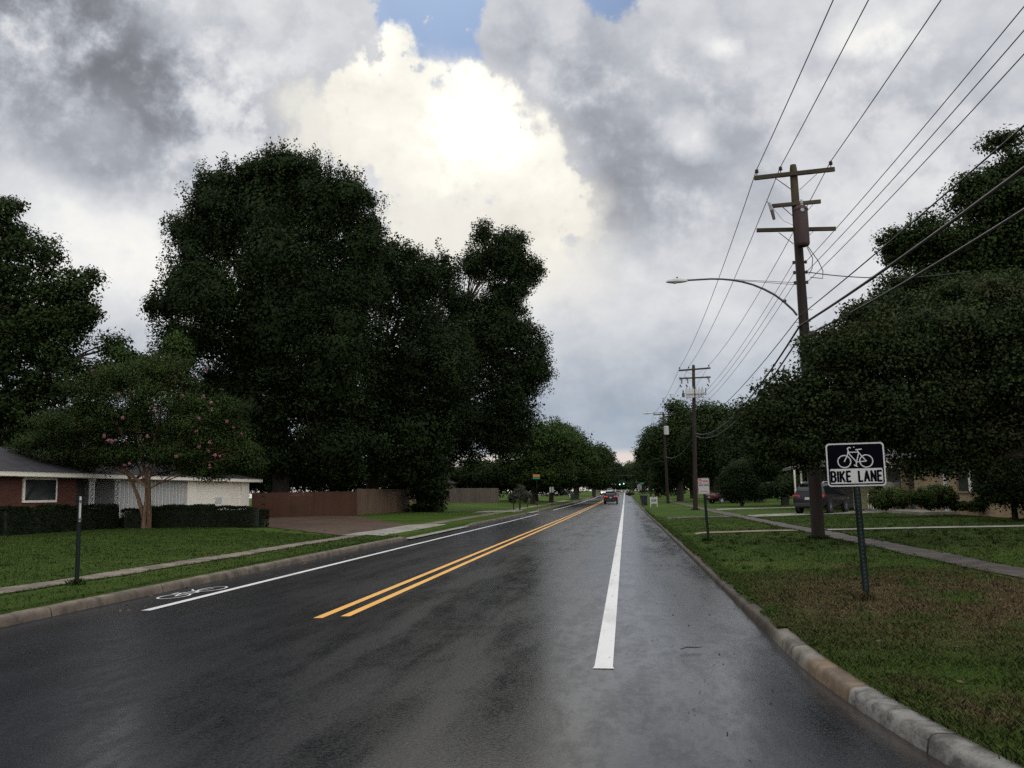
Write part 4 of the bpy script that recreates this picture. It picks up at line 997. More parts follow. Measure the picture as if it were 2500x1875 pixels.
# --- big oaks of the right foreground
tree('live_oak_tree', 'wide low oak whose drooping branches hide the middle of the near pole',
     plx([(2060, 985, 150, 120), (1930, 1005, 95, 95), (1875, 1010, 45, 60), (2180, 880, 150, 120), (2050, 860, 80, 60), (2250, 1000, 160, 100), (2330, 840, 150, 110), (2420, 940, 160, 150), (2140, 1060, 130, 50), (2290, 1080, 110, 45), (1950, 1080, 100, 48), (2500, 800, 140, 140), (2620, 900, 200, 200), (2350, 770, 140, 80, 2), (2200, 780, 110, 75, 2), (2110, 800, 70, 60, 1), (2470, 770, 110, 80, 2), (2020, 850, 60, 55, 1), (2320, 1138, 22, 30), (2230, 1128, 20, 26), (2405, 1135, 16, 30), (1990, 1125, 22, 20), (2275, 1135, 14, 22), (2380, 1110, 26, 24), (2170, 1125, 22, 16), (2480, 1060, 90, 60)], 21.5, .8),
     (13.2, 21.5), .34, 300000, .075, .42, LEAF_RED, 71, per=95, droop=.6, squash=.55, fill=.16, sub=10, core=9000)
tree('tall_oak_tree', 'taller oak crossed by cables at the top right corner',
     plx([(2320, 600, 120, 75), (2240, 620, 70, 45), (2420, 500, 90, 80), (2480, 420, 75, 60), (2470, 620, 130, 110), (2330, 700, 140, 60), (2580, 560, 160, 180), (2390, 730, 150, 80), (2180, 590, 34, 22), (2440, 345, 34, 18), (2250, 700, 80, 45), (2330, 770, 130, 60), (2460, 760, 140, 90), (2190, 740, 50, 30)], 27, .8),
     (15.5, 27.5), .38, 190000, .085, .48, LEAF_OAK, 72, per=85, squash=.55, fill=.18, sub=8, core=16000)
# pale hanging twigs caught in the foliage
# shrubs by the right house
def shrub(label, px, py, rx, ry, Y, n, leaf, mat, seed, name='shrub', group='shrubs in front of the tan brick house'):
    c = at(px, py, Y); zc = c[2]
    return tree(name, label, [(c[0], Y, zc, span(rx, Y), span(rx, Y)*.8, span(ry, Y))]+[(c[0]+dx*span(rx, Y), Y+.2, zc-.15*span(ry, Y), span(rx, Y)*.55, span(rx, Y)*.5, span(ry, Y)*.8) for dx in (-.5, .5)], (c[0], Y), 0, n, leaf, span(rx, Y)*.3, mat, seed, cat='shrub', group=group, per=60)
shrub('trimmed square green shrub right of the bike lane sign post', 2180, 1217, 44, 26, 43, 14000, .08, LEAF_SHRUB, 81)
shrub('rounded shrub with yellow tinted leaves beneath the window', 2285, 1213, 40, 31, 43, 14000, .085, LEAF_SHRUB, 82)
shrub('small low shrub between the yellowish shrub and the dark bush', 2345, 1235, 20, 11, 43, 5000, .08, LEAF_SHRUB, 83)
shrub('reddish low shrub under the brick sill', 2400, 1234, 30, 12, 42, 5000, .08, LEAF_CRAPE, 84)
shrub('loose yellow green shrub behind the bike lane sign', 2142, 1204, 15, 22, 46, 7000, .08, LEAF_SHRUB, 85)
tree('dark_bush', 'large dark ivy covered bush at the right edge against the house', plx([(2425, 1140, 42, 62), (2440, 1200, 55, 44), (2490, 1200, 60, 46), (2550, 1170, 80, 80), (2410, 1090, 36, 40)], 36), (15.0, 36.5), .1, 40000, .10, .45, LEAF_DARK, 86, cat='shrub')
tree('dark_bush', 'dark bush between the parked car and the round evergreen', plx([(1900, 1195, 34, 18), (1925, 1180, 26, 26)], 72), (13.5, 72), 0, 6000, .16, .5, LEAF_DARK, 87, cat='shrub')
# thin young trees on the left verge
WISP = 'young wispy trees on the left verge'
px_tree('young_tree', 'young wispy grey green tree with thin trunk in the middle of three', [(1268, 1205, 12, 22), (1262, 1215, 10, 14)], 80, 1268, .05, 4400, 0.092, .3, LEAF_WISPY, 91, group=WISP)
px_tree('young_tree', 'young wispy tree in front of the octagonal sign', [(1252, 1218, 8, 14)], 84, 1254, .05, 2600, 0.092, .3, LEAF_WISPY, 92, group=WISP)
px_tree('young_tree', 'young wispy tree under the street name sign', [(1284, 1214, 9, 16)], 96, 1287, .05, 2600, 0.099, .3, LEAF_WISPY, 93, group=WISP)
tree('brush_pile', 'heap of brown cut brush at the right kerb by the speed limit sign', plx([(1540, 1206, 8, 2.2), (1534, 1206, 5, 1.6)], 150), (1.9, 150), 0, 900, .25, .25, LEAF_BROWN, 94, cat='brush pile')

# more back-garden trees closing the view behind both houses
BACK = 'back garden trees behind the houses'
for i, (px, lab, lob, Y, mt) in enumerate((
    (40, 'dark tree right behind the brick house roof at the left edge', [(40, 1080, 110, 90), (-60, 1060, 110, 110)], 74, LEAF_DARK),
    (190, 'dark tree behind the porch columns of the brick house', [(190, 1070, 95, 80), (130, 1110, 80, 50)], 78, LEAF_OAK),
    (330, 'dark tree behind the crape myrtle trunk and house roof', [(330, 1080, 100, 75), (270, 1130, 90, 50)], 82, LEAF_DARK),
    (470, 'dark tree behind the garage roof', [(470, 1110, 90, 65), (540, 1130, 70, 50)], 80, LEAF_DARK),
    (640, 'dark low tree over the left half of the red brown fence', [(640, 1175, 70, 40), (700, 1160, 60, 50), (580, 1170, 60, 45)], 84, LEAF_DARK),
    (800, 'dark low tree over the right half of the red brown fence', [(800, 1170, 80, 45), (880, 1165, 70, 50)], 90, LEAF_DARK),
    (970, 'dark low tree over the natural wood fence', [(960, 1165, 80, 50), (1020, 1180, 60, 40)], 96, LEAF_DARK),
    (2040, 'dark tree behind the carport of the tan house', [(2040, 1080, 80, 75), (1990, 1120, 60, 50)], 82, LEAF_DARK),
    (2180, 'dark tree behind the grey roof of the tan house', [(2180, 1070, 95, 70), (2250, 1090, 80, 60)], 80, LEAF_DARK),
    (2330, 'dark tree behind the roof above the wide window', [(2330, 1070, 95, 75), (2400, 1090, 90, 70)], 76, LEAF_OAK),
    (2490, 'dark tree behind the tan house at the right edge', [(2490, 1060, 100, 90), (2580, 1080, 100, 90)], 70, LEAF_DARK))):
    b = at(px, 1205, Y)
    tree('backyard_tree', lab, plx(lob, Y), (b[0], Y), .22, 26000, .2, .9, mt, 400+i, group=BACK, per=100, fill=.3)
def wood(label, boxes, n, seed, mat):
    lobes = []; g = np.random.default_rng(seed)
    for x0, x1, y, h in boxes:
        for x in np.arange(x0, x1, 4.5): lobes.append((x+g.normal(0, 1), y+g.normal(0, 3), GZ(x, y)+h*g.uniform(.3, .5), 3.6, 3.6, h*g.uniform(.4, .6)))
    V, F, t, _, CN = leaf_cloud(lobes, n, .45, 1.5, seed, per=60, fill=.3)
    tag(link('far_wood', np_mesh('far_wood', V, F, mat, t, cn=CN)), label, 'wood', kind='stuff')
wood('undergrowth and trees massed behind the right hand lawns', [(14, 70, 128, 8), (9, 60, 205, 11), (5.0, 60, 260, 5), (4.5, 60, 330, 13)], 56000, 501, LEAF_DARK)
wood('undergrowth and trees massed behind the left hand lawns', [(-95, -24, 112, 9), (-70, -24, 180, 10), (-70, -13, 255, 9), (-60, -12, 335, 14)], 52000, 502, LEAF_DARK)

# ------------------------------------------------------------------ utility poles, lamps and wires
def pole_pt(b, t, f): return np.array(b)+(np.array(t)-np.array(b))*f
def insulator(parent, p, name='insulator', s=1.0, mat=None):
    mb = MB(); mb.lathe(p, [(.012*s, -.02*s), (.014*s, .07*s), (.05*s, .075*s), (.062*s, .10*s), (.035*s, .125*s), (.055*s, .14*s), (.05*s, .17*s), (.028*s, .19*s), (.001, .20*s)], 10)
    return mb.build(name, mat or PORCELAIN, parent)
def brace_pair(parent, c, dx, dz, dy):
    for sx in (-1, 1):
        mb = MB(); mb.beam((c[0]+sx*.10, c[1]+dy, c[2]-dz), (c[0]+sx*dx, c[1]+dy, c[2]-.05), .035, .012); mb.build('brace', STEEL_DARK, parent)
# pole 1 -----------------------------------------------------------
B1 = np.array([5.29, 25.5, GZ(5.29, 25.5)-.05]); T1 = np.array([5.25, 25.5, 10.95])
p1 = thing('utility_pole', 'tall near wooden utility pole with three crossarms and a rusty transformer', 'utility pole', tuple(B1), group='wooden utility poles along the right side')
h1 = T1-B1
mb = MB(); mb.tube([(0, 0, 0), tuple(h1*.3), tuple(h1*.7), tuple(h1*.985), tuple(h1)], [.182, .165, .13, .108, .085], 18); mb.build('pole', POLE, p1)
def loc(p): return tuple(np.array(p, float)-B1)
AY = 25.36
def arm(parent, a, b, w, h, base, ang=0): 
    mb = MB(); mb.beam(tuple(np.array(a)-base), tuple(np.array(b)-base), w, h); return mb.build('crossarm', ARM, parent, bevel=.008)
arm(p1, (4.10, AY, 10.58), (6.38, AY, 10.69), .09, .125, B1)
arm(p1, (4.55, AY, 9.70), (5.93, AY, 9.75), .085, .11, B1)
arm(p1, (4.13, 25.66, 9.09), (6.37, 25.66, 9.00), .09, .11, B1)
brace_pair(p1, loc((5.25, AY-.05, 10.62)), .62, .50, 0)
brace_pair(p1, loc((5.26, AY-.05, 9.72)), .45, .42, 0)
brace_pair(p1, loc((5.27, 25.72, 9.05)), .50, .42, 0)
INS1 = [(4.18, AY, 10.655), (4.86, AY, 10.69), (6.28, AY, 10.755)]
for q in INS1: insulator(p1, loc(q), s=1.0)
# rusty transformer tank on the viewer's side of the pole
mb = MB(); c = loc((5.31, 25.14, 8.42)); mb.lathe(c, [(.001, -.03), (.15, -.03), (.185, .02), (.192, .05), (.19, 1.02), (.205, 1.03), (.205, 1.07), (.17, 1.12), (.12, 1.16), (.001, 1.17)], 22)
tank = mb.build('transformer', RUST, p1)
mb = MB(); mb.box(c[0]-.05, c[0]+.05, c[1]+.18, c[1]+.30, c[2]+.2, c[2]+.9); mb.build('bracket', STEEL_DARK, tank)
mb = MB(); mb.lathe((c[0]+.02, c[1]-.08, c[2]+1.12), [(.035, 0), (.05, .04), (.03, .07), (.045, .10), (.028, .13), (.03, .2), (.001, .21)], 10); mb.build('bushing', GREYPORC, tank)
mb = MB(); mb.lathe((c[0], c[1]-.215, c[2]+.98), [(.001, -.012), (.05, -.012), (.055, .0), (.05, .012)], 14, 'Y'); mb.build('gauge_cap', GREYPORC, tank)
# fuse cutout on the left end of the second arm
mb = MB(); q = loc((4.50, AY-.02, 9.68)); mb.tube([(q[0]-.02, q[1], q[2]+.12), (q[0]+.03, q[1], q[2]-.12)], .045, 9); mb.tube([(q[0]-.09, q[1]-.02, q[2]+.22), (q[0]-.03, q[1], q[2]+.05)], .015, 6)
mb.tube([(q[0]+.0, q[1]-.04, q[2]+.05), (q[0]+.06, q[1]-.04, q[2]-.10)], .03, 8); fuse = mb.build('fuse_cutout', GREYPORC, p1)
mb = MB(); mb.tube([(q[0]+.04, q[1]-.03, q[2]-.12), (q[0]+.085, q[1]-.03, q[2]-.40)], [.055, .042], 9); mb.build('fuse_tube', PORCELAIN, fuse)
# spool insulators down both sides of the pole, step rungs, ground rod, junctions
def pl(z): return pole_pt(B1, T1, (z-B1[2])/(T1[2]-B1[2]))
SP = {}
for z in (8.02, 7.72, 7.42):
    for sx in (-1, 1):
        p_ = pl(z); mb = MB(); x = p_[0]+sx*.17
        mb.box(*[v for pr in ((p_[0]+sx*.10-B1[0]-.02*0, x-B1[0]) if sx > 0 else (x-B1[0], p_[0]+sx*.10-B1[0]), (-.02, .02), (z-B1[2]-.02, z-B1[2]+.02)) for v in pr])
        mb.lathe((x-B1[0], 0, z-B1[2]-.05), [(.02, 0), (.045, .02), (.03, .05), (.045, .08), (.02, .10)], 9)
        mb.build('spool_insulator', PORCELAIN, p1); SP[(z, sx)] = (x, 25.5, z)
for z, sx in ((6.95, 1), (6.6, 1), (5.8, -1), (6.25, -1)):
    p_ = pl(z)-B1; mb = MB(); mb.tube([(p_[0]+sx*.13, p_[1]-.02, p_[2]), (p_[0]+sx*.27, p_[1]-.02, p_[2]+.005)], .009, 6); mb.build('step_bolt', GALV, p1)
mb = MB(); p_ = pl(6.15)-B1; mb.tube([(p_[0]-.20, -.02, p_[2]-.02), (p_[0]+.05, -.17, p_[2]+.06), (p_[0]+.18, -.05, p_[2]+.12)], .018, 7); mb.build('cable_clamp', GALV, p1)
mb = MB(); p_ = pl(5.86)-B1; mb.tube([(p_[0]+.02, -.20, p_[2]-.05), (p_[0]+.12, -.24, p_[2]-.01), (p_[0]+.27, -.26, p_[2]+.05)], [.05, .085, .06], 10); mb.build('splice_case', CABLE, p1)
mb = MB(); p_ = pl(5.68)-B1; mb.lathe((p_[0]-.19, -.02, p_[2]-.06), [(.001, 0), (.05, 0), (.055, .04), (.055, .10), (.03, .13), (.001, .13)], 10); mb.build('junction_cap', LAMPGREY, p1)
mb = MB()
for k, (x0, dx, dz) in enumerate(((-.19, .03, -.75), (-.17, -.02, -.62), (-.21, -.05, -.9))): mb.tube([(p_[0]+x0, -.03, p_[2]-.05), (p_[0]+x0+dx*.3, -.03, p_[2]+dz*.5), (p_[0]+x0+dx, -.03, p_[2]+dz)], .008, 5)
mb.build('drop_leads', CABLE, p1)
mb = MB(); a = pl(8.4)-B1; b = pl(.6)-B1; mb.tube([(a[0]-.11, -.06, a[2]), (pl(5)[0]-B1[0]-.155, -.06, 5-B1[2]), (b[0]-.18, -.05, b[2])], .009, 5); mb.build('ground_wire', STEEL_DARK, p1)
# loops between tank and service drop
mb = MB(); t0 = np.array([5.45, 25.30, 8.40])-B1
mb.tube([tuple(t0), (t0[0]+.16, -.1, t0[2]-.30), (t0[0]+.12, -.1, t0[2]-.62), (t0[0]+.02, -.1, t0[2]-.78)], .011, 6); mb.build('jumper_loop', CABLE, p1); mb = MB()
mb.tube([tuple(t0+[-.02, 0, .1]), (t0[0]+.32, -.1, t0[2]-.42), (t0[0]+.42, -.1, t0[2]-.70), (t0[0]+.40, -.1, t0[2]-.92), (t0[0]+.06, -.1, t0[2]-.86)], .012, 6); mb.build('jumper_loop', CABLE, p1); mb = MB()
mb.tube([tuple(t0+[-.25, -.05, .6]), (t0[0]-.6, -.12, t0[2]+.85), (t0[0]-.86, -.1, t0[2]+1.25)], .006, 5)
mb.build('jumper_loop', CABLE, p1)
# street lamp on a long curved bracket
def street_lamp(label, root, pts, head, L_, r, brace=None, group='cobra head street lamps on the poles', rz=0.0):
    t = thing('street_lamp', label, 'street lamp', tuple(root), group=group)
    mb = MB(); mb.tube([tuple(np.array(p)-root) for p in pts], r, 10)
    if len(pts) > 3:
        k = np.array(pts[2])-root; mb.tube([(k[0]-.03, k[1], k[2]), (k[0]+.09, k[1], k[2])], r[2]*1.35 if hasattr(r, '__len__') else r*1.35, 10)
    arm_ = mb.build('bracket_arm', STEEL_DARK, t)
    if brace:
        for dz in (0, -.06):
            mb = MB(); mb.tube([tuple(np.array(brace[0])-root+[0, 0, dz*.3]), tuple(np.array(brace[1])-root+[0, 0, dz])], .008, 5); mb.build('tie_rod', STEEL_DARK, t)
    h = np.array(head)-root
    mb = MB(); n = 9; vs = []; fs = []
    st = [(-.03, .04, .05), (.04, .07, .10), (.14, .11, .125), (.30, .15, .15), (.50, .17, .165), (.70, .165, .14), (.84, .12, .09), (.92, .05, .04)]
    k = L_/.92
    for u, w, hh in st:
        for i in range(16):
            a = 2*PI*i/16; zz = math.sin(a)*hh*k; zz = zz-.02*k if zz > 0 else zz*.45-.02*k
            vs.append((h[0]-u*k, h[1]+math.cos(a)*w*k, h[2]+zz))
    for i in range(len(st)-1):
        for j in range(16): fs.append((i*16+j, i*16+(j+1) % 16, (i+1)*16+(j+1) % 16, (i+1)*16+j))
    fs += [tuple(range(15, -1, -1)), tuple(range(len(vs)-16, len(vs)))]
    mb.add(vs, fs, True); hd = mb.build('lamp_head', LAMPGREY, t)
    mb = MB(); mb.lathe((h[0]-.54*k, h[1], h[2]-.10*k), [(.001, -.02*k), (.09*k, .0), (.125*k, .05*k), (.13*k, .07*k)], 14); mb.build('lens', LENS, hd)
    mb = MB(); mb.lathe((h[0]-.42*k, h[1], h[2]+.115*k), [(.035*k, 0), (.04*k, .02*k), (.038*k, .08*k), (.001, .085*k)], 10); mb.build('photocell', STEEL_DARK, hd)
    return t
LY = 25.48
LP = [at(x, y, LY) for x, y in ((1946, 770), (1936, 757), (1911.5, 734.6), (1890, 719), (1865, 706), (1838, 695), (1812, 688), (1786, 683.5), (1762, 681.5), (1735.8, 681), (1675, 684.5))]
street_lamp('long curved arm street lamp on the near pole reaching over the bike lane', LP[0], LP, LP[-1]+np.array([.02, 0, -.01]), .60, [.032]*5+[.030]*3+[.027]*3, brace=(at(1784, 682, LY), pl(7.42)+np.array([-.12, 0, -.0])))
# pole 2 -----------------------------------------------------------
B2 = np.array([5.23, 67.9, GZ(5.23, 67.9)-.05]); T2 = np.array([5.60, 67.9, 11.12])
p2 = thing('utility_pole', 'second utility pole carrying a rack of white capacitor tanks', 'utility pole', tuple(B2), group='wooden utility poles along the right side')
h2 = T2-B2; mb = MB(); mb.tube([(0, 0, 0), tuple(h2*.5), tuple(h2*.99), tuple(h2)], [.18, .15, .115, .09], 14); mb.build('pole', POLE, p2)
AY2 = 67.74
arm(p2, (4.46, AY2, 10.70), (6.86, AY2, 10.80), .09, .125, B2); arm(p2, (4.46, AY2, 10.08), (6.84, AY2, 10.10), .085, .11, B2)
brace_pair(p2, tuple(np.array([5.62, AY2-.05, 10.72])-B2), .68, .42, 0); brace_pair(p2, tuple(np.array([5.6, AY2-.05, 10.06])-B2), .42, .36, 0)
INS2 = [(4.53, AY2, 10.77), (5.22, AY2, 10.80), (6.74, AY2, 10.86)]
for q in INS2: insulator(p2, tuple(np.array(q)-B2))
for x in (4.62, 5.08, 6.68):
    mb = MB(); q = np.array([x, AY2-.08, 10.05])-B2; mb.tube([(q[0], q[1], q[2]+.06), (q[0]+.02, q[1], q[2]-.38)], .042, 8); mb.tube([(q[0]-.1, q[1], q[2]+.14), (q[0]-.1, q[1], q[2]-.14)], .028, 7); f_ = mb.build('fuse_cutout', PORCELAIN, p2)
    mb = MB(); mb.tube([(q[0]-.13, q[1], q[2]-.48), (q[0]-.02, q[1], q[2]-.66)], .05, 8); mb.build('arrester', PORCELAIN, f_)
rack_z = 8.84-B2[2]
mb = MB(); mb.box(-.62+.33, .92+.33, -.42, -.36, rack_z-.04, rack_z+.04); mb.box(-.62+.33, .92+.33, .22, .28, rack_z-.04, rack_z+.04); mb.box(.25, .40, -.42, .28, rack_z-.03, rack_z+.03)
rack = mb.build('capacitor_rack', GALV, p2)
for k in range(6):
    x = -.30+.235*k+.05
    mb = MB(); mb.box(x-.085, x+.085, -.35, -.05, rack_z-.30, rack_z+.38); cp = mb.build('capacitor_tank', SIGNWHITE, p2, bevel=.02)
    mb = MB(); mb.lathe((x, -.2, rack_z+.38), [(.03, 0), (.045, .03), (.03, .06), (.045, .09), (.025, .15), (.001, .2)], 8); mb.build('bushing', GREYPORC, cp)
mb = MB(); mb.box(-.62, -.42, -.32, -.12, rack_z-.22, rack_z+.08); mb.lathe((-.52, -.22, rack_z+.08), [(.07, 0), (.05, .04), (.05, .22), (.001, .25)], 8); mb.build('switch_box', STEEL_DARK, p2)
mb = MB(); mb.tube([(1.15, -.2, rack_z-.1), (1.2, -.2, rack_z+.42)], .035, 7); mb.build('switch_arm', STEEL_DARK, p2)
# pole 3 -----------------------------------------------------------
B3 = np.array([4.91, 103.8, GZ(4.91, 103.8)-.05]); T3 = np.array([4.80, 103.8, 10.7])
p3 = thing('utility_pole', 'third utility pole with a single arm and a small white transformer', 'utility pole', tuple(B3), group='wooden utility poles along the right side')
h3 = T3-B3; mb = MB(); mb.tube([(0, 0, 0), tuple(h3*.5), tuple(h3)], [.18, .15, .11], 12); mb.build('pole', POLE, p3)
arm(p3, (3.65, 103.65, 10.42), (6.05, 103.65, 10.46), .10, .12, B3); brace_pair(p3, tuple(np.array([4.83, 103.6, 10.4])-B3), .6, .45, 0)
INS3 = [(3.72, 103.65, 10.48), (4.5, 103.65, 10.5), (5.95, 103.65, 10.52)]
for q in INS3: insulator(p3, tuple(np.array(q)-B3))
mb = MB(); c = np.array([5.05, 103.45, 8.05])-B3; mb.lathe(tuple(c), [(.001, -.05), (.25, -.05), (.29, 0), (.29, .85), (.3, .9), (.2, .97), (.001, .98)], 16); mb.build('transformer', SIGNWHITE, p3)
L3 = [np.array(p) for p in ((4.75, 103.8, 10.62), (4.4, 103.8, 10.66), (3.9, 103.8, 10.64), (3.4, 103.8, 10.62))]
street_lamp('street lamp on the third pole among the tree tops', L3[0], L3, L3[-1], .95, [.03]*4)
# pole 4: mostly inside the trees -----------------------------------
B4 = np.array([4.9, 172.0, GZ(4.9, 172)-.05]); T4 = np.array([4.9, 172, 11.2])
p4 = thing('utility_pole', 'farthest utility pole half swallowed by trees', 'utility pole', tuple(B4), group='wooden utility poles along the right side')
mb = MB(); mb.tube([(0, 0, 0), tuple(T4-B4)], [.18, .11], 10); mb.build('pole', POLE, p4); arm(p4, (3.7, 171.8, 10.95), (6.1, 171.8, 10.95), .1, .12, B4)
L4 = [np.array(p) for p in ((4.85, 172, 10.5), (4.2, 172, 10.66), (3.5, 172, 10.66), (3.2, 172, 10.64))]
street_lamp('small distant street lamp poking out of the right hand trees', L4[0], L4, L4[-1], .95, [.035]*4)

# wires ------------------------------------------------------------
def wire(label, spans, r, group, name='power_line', mat=None):
    mb = MB()
    for a, b, sag in spans:
        a, b = np.array(a, float), np.array(b, float); n = 26
        pts = [tuple(a+(b-a)*t-np.array([0, 0, 4*sag*t*(1-t)])) for t in np.linspace(0, 1, n+1)]
        mb.tube(pts, r, 6)
    return tag(mb.build(name, mat or CABLE), label, 'power line' if name == 'power_line' else 'cable', group)
W1 = 'bare wires of the upper crossarms'
up = lambda p: (p[0], p[1], p[2]+.17)
for i, nm in enumerate(('left', 'middle', 'right')):
    a0 = (INS1[i][0]+.05, -17.0, INS1[i][2]+.25)
    wire(f'{nm} wire of the three on the top crossarm of the near pole', [(a0, up(INS1[i]), .42), (up(INS1[i]), up(INS2[i]), .55), (up(INS2[i]), up(INS3[i]), .5), (up(INS3[i]), (INS3[i][0]+.1, 172, 11.1), .8)], .0125, W1)
W2 = 'thin service wires on the side spools of the near pole'
for z, nm, zz in ((8.02, 'uppermost', 8.3), (7.72, 'second', 7.95), (7.42, 'lowest', 7.6)):
    a = SP[(z, 1)]
    wire(f'{nm} thin wire leaving the side spools of the near pole toward the viewer', [((5.62, -17, z+1.05), a, .62)], .0085, W2)
    a = SP[(z, -1)]
    wire(f'{nm} thin wire running on from the near pole side spools to the white tank pole', [(a, (5.45, 67.9, zz), .55)], .0085, W2)
W3 = 'communication cables low on the poles'
J = pl(6.42)+np.array([-.12, -.12, 0]); J2 = pl(6.12)+np.array([-.15, -.14, 0]); J3 = pl(5.9)+np.array([.26, -.2, .05])
E = np.array([5.5, 67.75, 5.75])
wire('thin upper cable meeting the near pole just under the lamp arm', [((6.25, -17, 7.15), J, .40), (J, (5.4, 67.8, 6.5), .55)], .014, W3, 'communication_cable')
wire('thick twisted cable rising right from the near pole across the tall oak', [((6.2, -17, 6.55), J2, .62), (J2, E+[0, 0, .08], 1.05)], .030, W3, 'communication_cable')
wire('lowest thick cable leaving the splice case on the near pole', [((6.5, -17, 6.35), J3, .78), (pl(5.82)+np.array([-.16, -.14, 0]), E-[0, 0, .12], 1.12)], .026, W3, 'communication_cable')
wire('communication cables continuing from the white tank pole to the third pole', [(E, (4.85, 103.7, 5.5), .8)], .03, W3, 'communication_cable')
wire('drooping service cable swinging right from the near pole into the oak', [(pl(7.70)+np.array([.15, -.1, 0]), (9.3, 24.0, 7.15), .18), ((9.3, 24.0, 7.15), (15.0, 40, 4.2), .3)], .014, 'service drops', 'communication_cable')
wire('thin cable crossing the road far away in front of the left trees', [((-12.5, 118, 4.6), (4.85, 103.8, 5.0), .5)], .018, 'service drops', 'communication_cable')

# ------------------------------------------------------------------ signs
def arc(cx, cy, rx, ry, a0, a1, n=7): return [(cx+rx*math.cos(R(a0+(a1-a0)*i/(n-1))), cy+ry*math.sin(R(a0+(a1-a0)*i/(n-1)))) for i in range(n)]
GL = {  # strokes in a 0..1 high box; width given first
 'A': (.62, [[(0, 0), (.31, 1), (.62, 0)], [(.13, .32), (.49, .32)]]),
 'B': (.55, [[(0, 0), (0, 1), (.30, 1)]+arc(.30, .76, .22, .24, 90, -90)+[(0, .52)], [(.30, .52)]+arc(.30, .26, .25, .26, 90, -90)+[(0, 0)]]),
 'D': (.55, [[(0, 0), (0, 1), (.22, 1)]+arc(.22, .5, .33, .5, 90, -90, 11)+[(0, 0)]]),
 'E': (.48, [[(.48, 1), (0, 1), (0, 0), (.48, 0)], [(0, .52), (.40, .52)]]),
 'G': (.56, [arc(.28, .5, .28, .5, 45, 315, 13)+[(.56, .45), (.32, .45)]]),
 'I': (.0, [[(0, 0), (0, 1)]]), 'K': (.55, [[(0, 0), (0, 1)], [(.52, 1), (0, .38)], [(.17, .56), (.55, 0)]]),
 'L': (.45, [[(0, 1), (0, 0), (.45, 0)]]), 'M': (.68, [[(0, 0), (0, 1), (.34, .35), (.68, 1), (.68, 0)]]),
 'N': (.55, [[(0, 0), (0, 1), (.55, 0), (.55, 1)]]), 'O': (.56, [arc(.28, .5, .28, .5, 0, 360, 17)]),
 'P': (.5, [[(0, 0), (0, 1), (.26, 1)]+arc(.26, .74, .24, .26, 90, -90)+[(0, .48)]]),
 'R': (.53, [[(0, 0), (0, 1), (.26, 1)]+arc(.26, .74, .24, .26, 90, -90)+[(0, .48)], [(.24, .48), (.53, 0)]]),
 'S': (.52, [arc(.26, .75, .26, .25, 30, 270, 9)+arc(.26, .25, .26, .25, 90, -150, 9)]),
 'T': (.52, [[(0, 1), (.52, 1)], [(.26, 1), (.26, 0)]]),
 '3': (.5, [arc(.22, .75, .26, .25, 140, -90, 9), arc(.22, .25, .28, .25, 90, -140, 9)]),
 '4': (.55, [[(.40, 0), (.40, 1), (0, .3), (.55, .3)]]), '5': (.5, [[(.46, 1), (.04, 1), (.0, .55)]+arc(.22, .31, .28, .31, 100, -140, 9)]),
 '6': (.5, [[(.4, .97)]+arc(.26, .5, .26, .5, 110, 180, 5)+arc(.26, .28, .25, .28, 180, -180, 15)]), '-': (.3, [[(0, .48), (.3, .48)]])}
def stroke_xz(mb, pts, w, y, th):
    for k, ((x0, z0), (x1, z1)) in enumerate(zip(pts[:-1], pts[1:])):
        d = Vector((x1-x0, z1-z0)); L_ = d.length
        if L_ < 1e-7: continue
        d /= L_; n = Vector((-d.y, d.x))*w/2; e = d*w*.28
        a, b = Vector((x0, z0))-e, Vector((x1, z1))+e
        stroke_xz.k += 1; yy = y-th-.00012*(stroke_xz.k % 7)
        mb.prism([tuple(a-n), tuple(b-n), tuple(b+n), tuple(a+n)], lambda u, v, dd: (u, dd, v), y, yy)
stroke_xz.k = 0
def text_xz(mb, s, x0, z0, h, w_total, stroke, y, th=.0015, space=.34):
    adv = 0; pos_ = []
    for ch in s:
        if ch == ' ': adv += .42; continue
        pos_.append((ch, adv)); adv += GL[ch][0]+space
    adv -= space; k = w_total/adv
    for ch, a in pos_:
        for st in GL[ch][1]: stroke_xz(mb, [(x0+(a+p[0])*k, z0+p[1]*h) for p in st], stroke, y, th)
def rrect(x0, x1, z0, z1, r, n=5):
    return arc(x1-r, z0+r, r, r, -90, 0, n)+arc(x1-r, z1-r, r, r, 0, 90, n)+arc(x0+r, z1-r, r, r, 90, 180, n)+arc(x0+r, z0+r, r, r, 180, 270, n)
def plate(name, mat, parent, x0, x1, z0, z1, r, y0, y1):
    mb = MB(); mb.prism(rrect(x0, x1, z0, z1, r), lambda u, v, d: (u, d, v), y0, y1); return mb.build(name, mat, parent)
def u_post(parent, pts_a, pts_b, w, mat=SIGNPOST, holes=True, step=.05):
    """U-channel post with a row of holes, from a (ground) to b (top)"""
    a, b = Vector(pts_a), Vector(pts_b); mb = MB(); x = Vector((1, 0, 0)); y = Vector((0, 1, 0))
    prof_ = [(-w/2, .012), (-w*.32, .012), (-w*.27, -.016), (w*.27, -.016), (w*.32, .012), (w/2, .012), (w/2, .018), (w*.24, .018), (w*.20, -.010), (-w*.20, -.010), (-w*.24, .018), (-w/2, .018)]
    vs = [tuple(p+x*u+y*v) for p in (a, b) for u, v in prof_]; n = len(prof_)
    mb.add(vs, [(i, (i+1) % n, n+(i+1) % n, n+i) for i in range(n)]+[tuple(range(n, 2*n))])
    o = mb.build('post', mat, parent)
    return o
def face_cam(x, y): return -math.atan2(x, y)
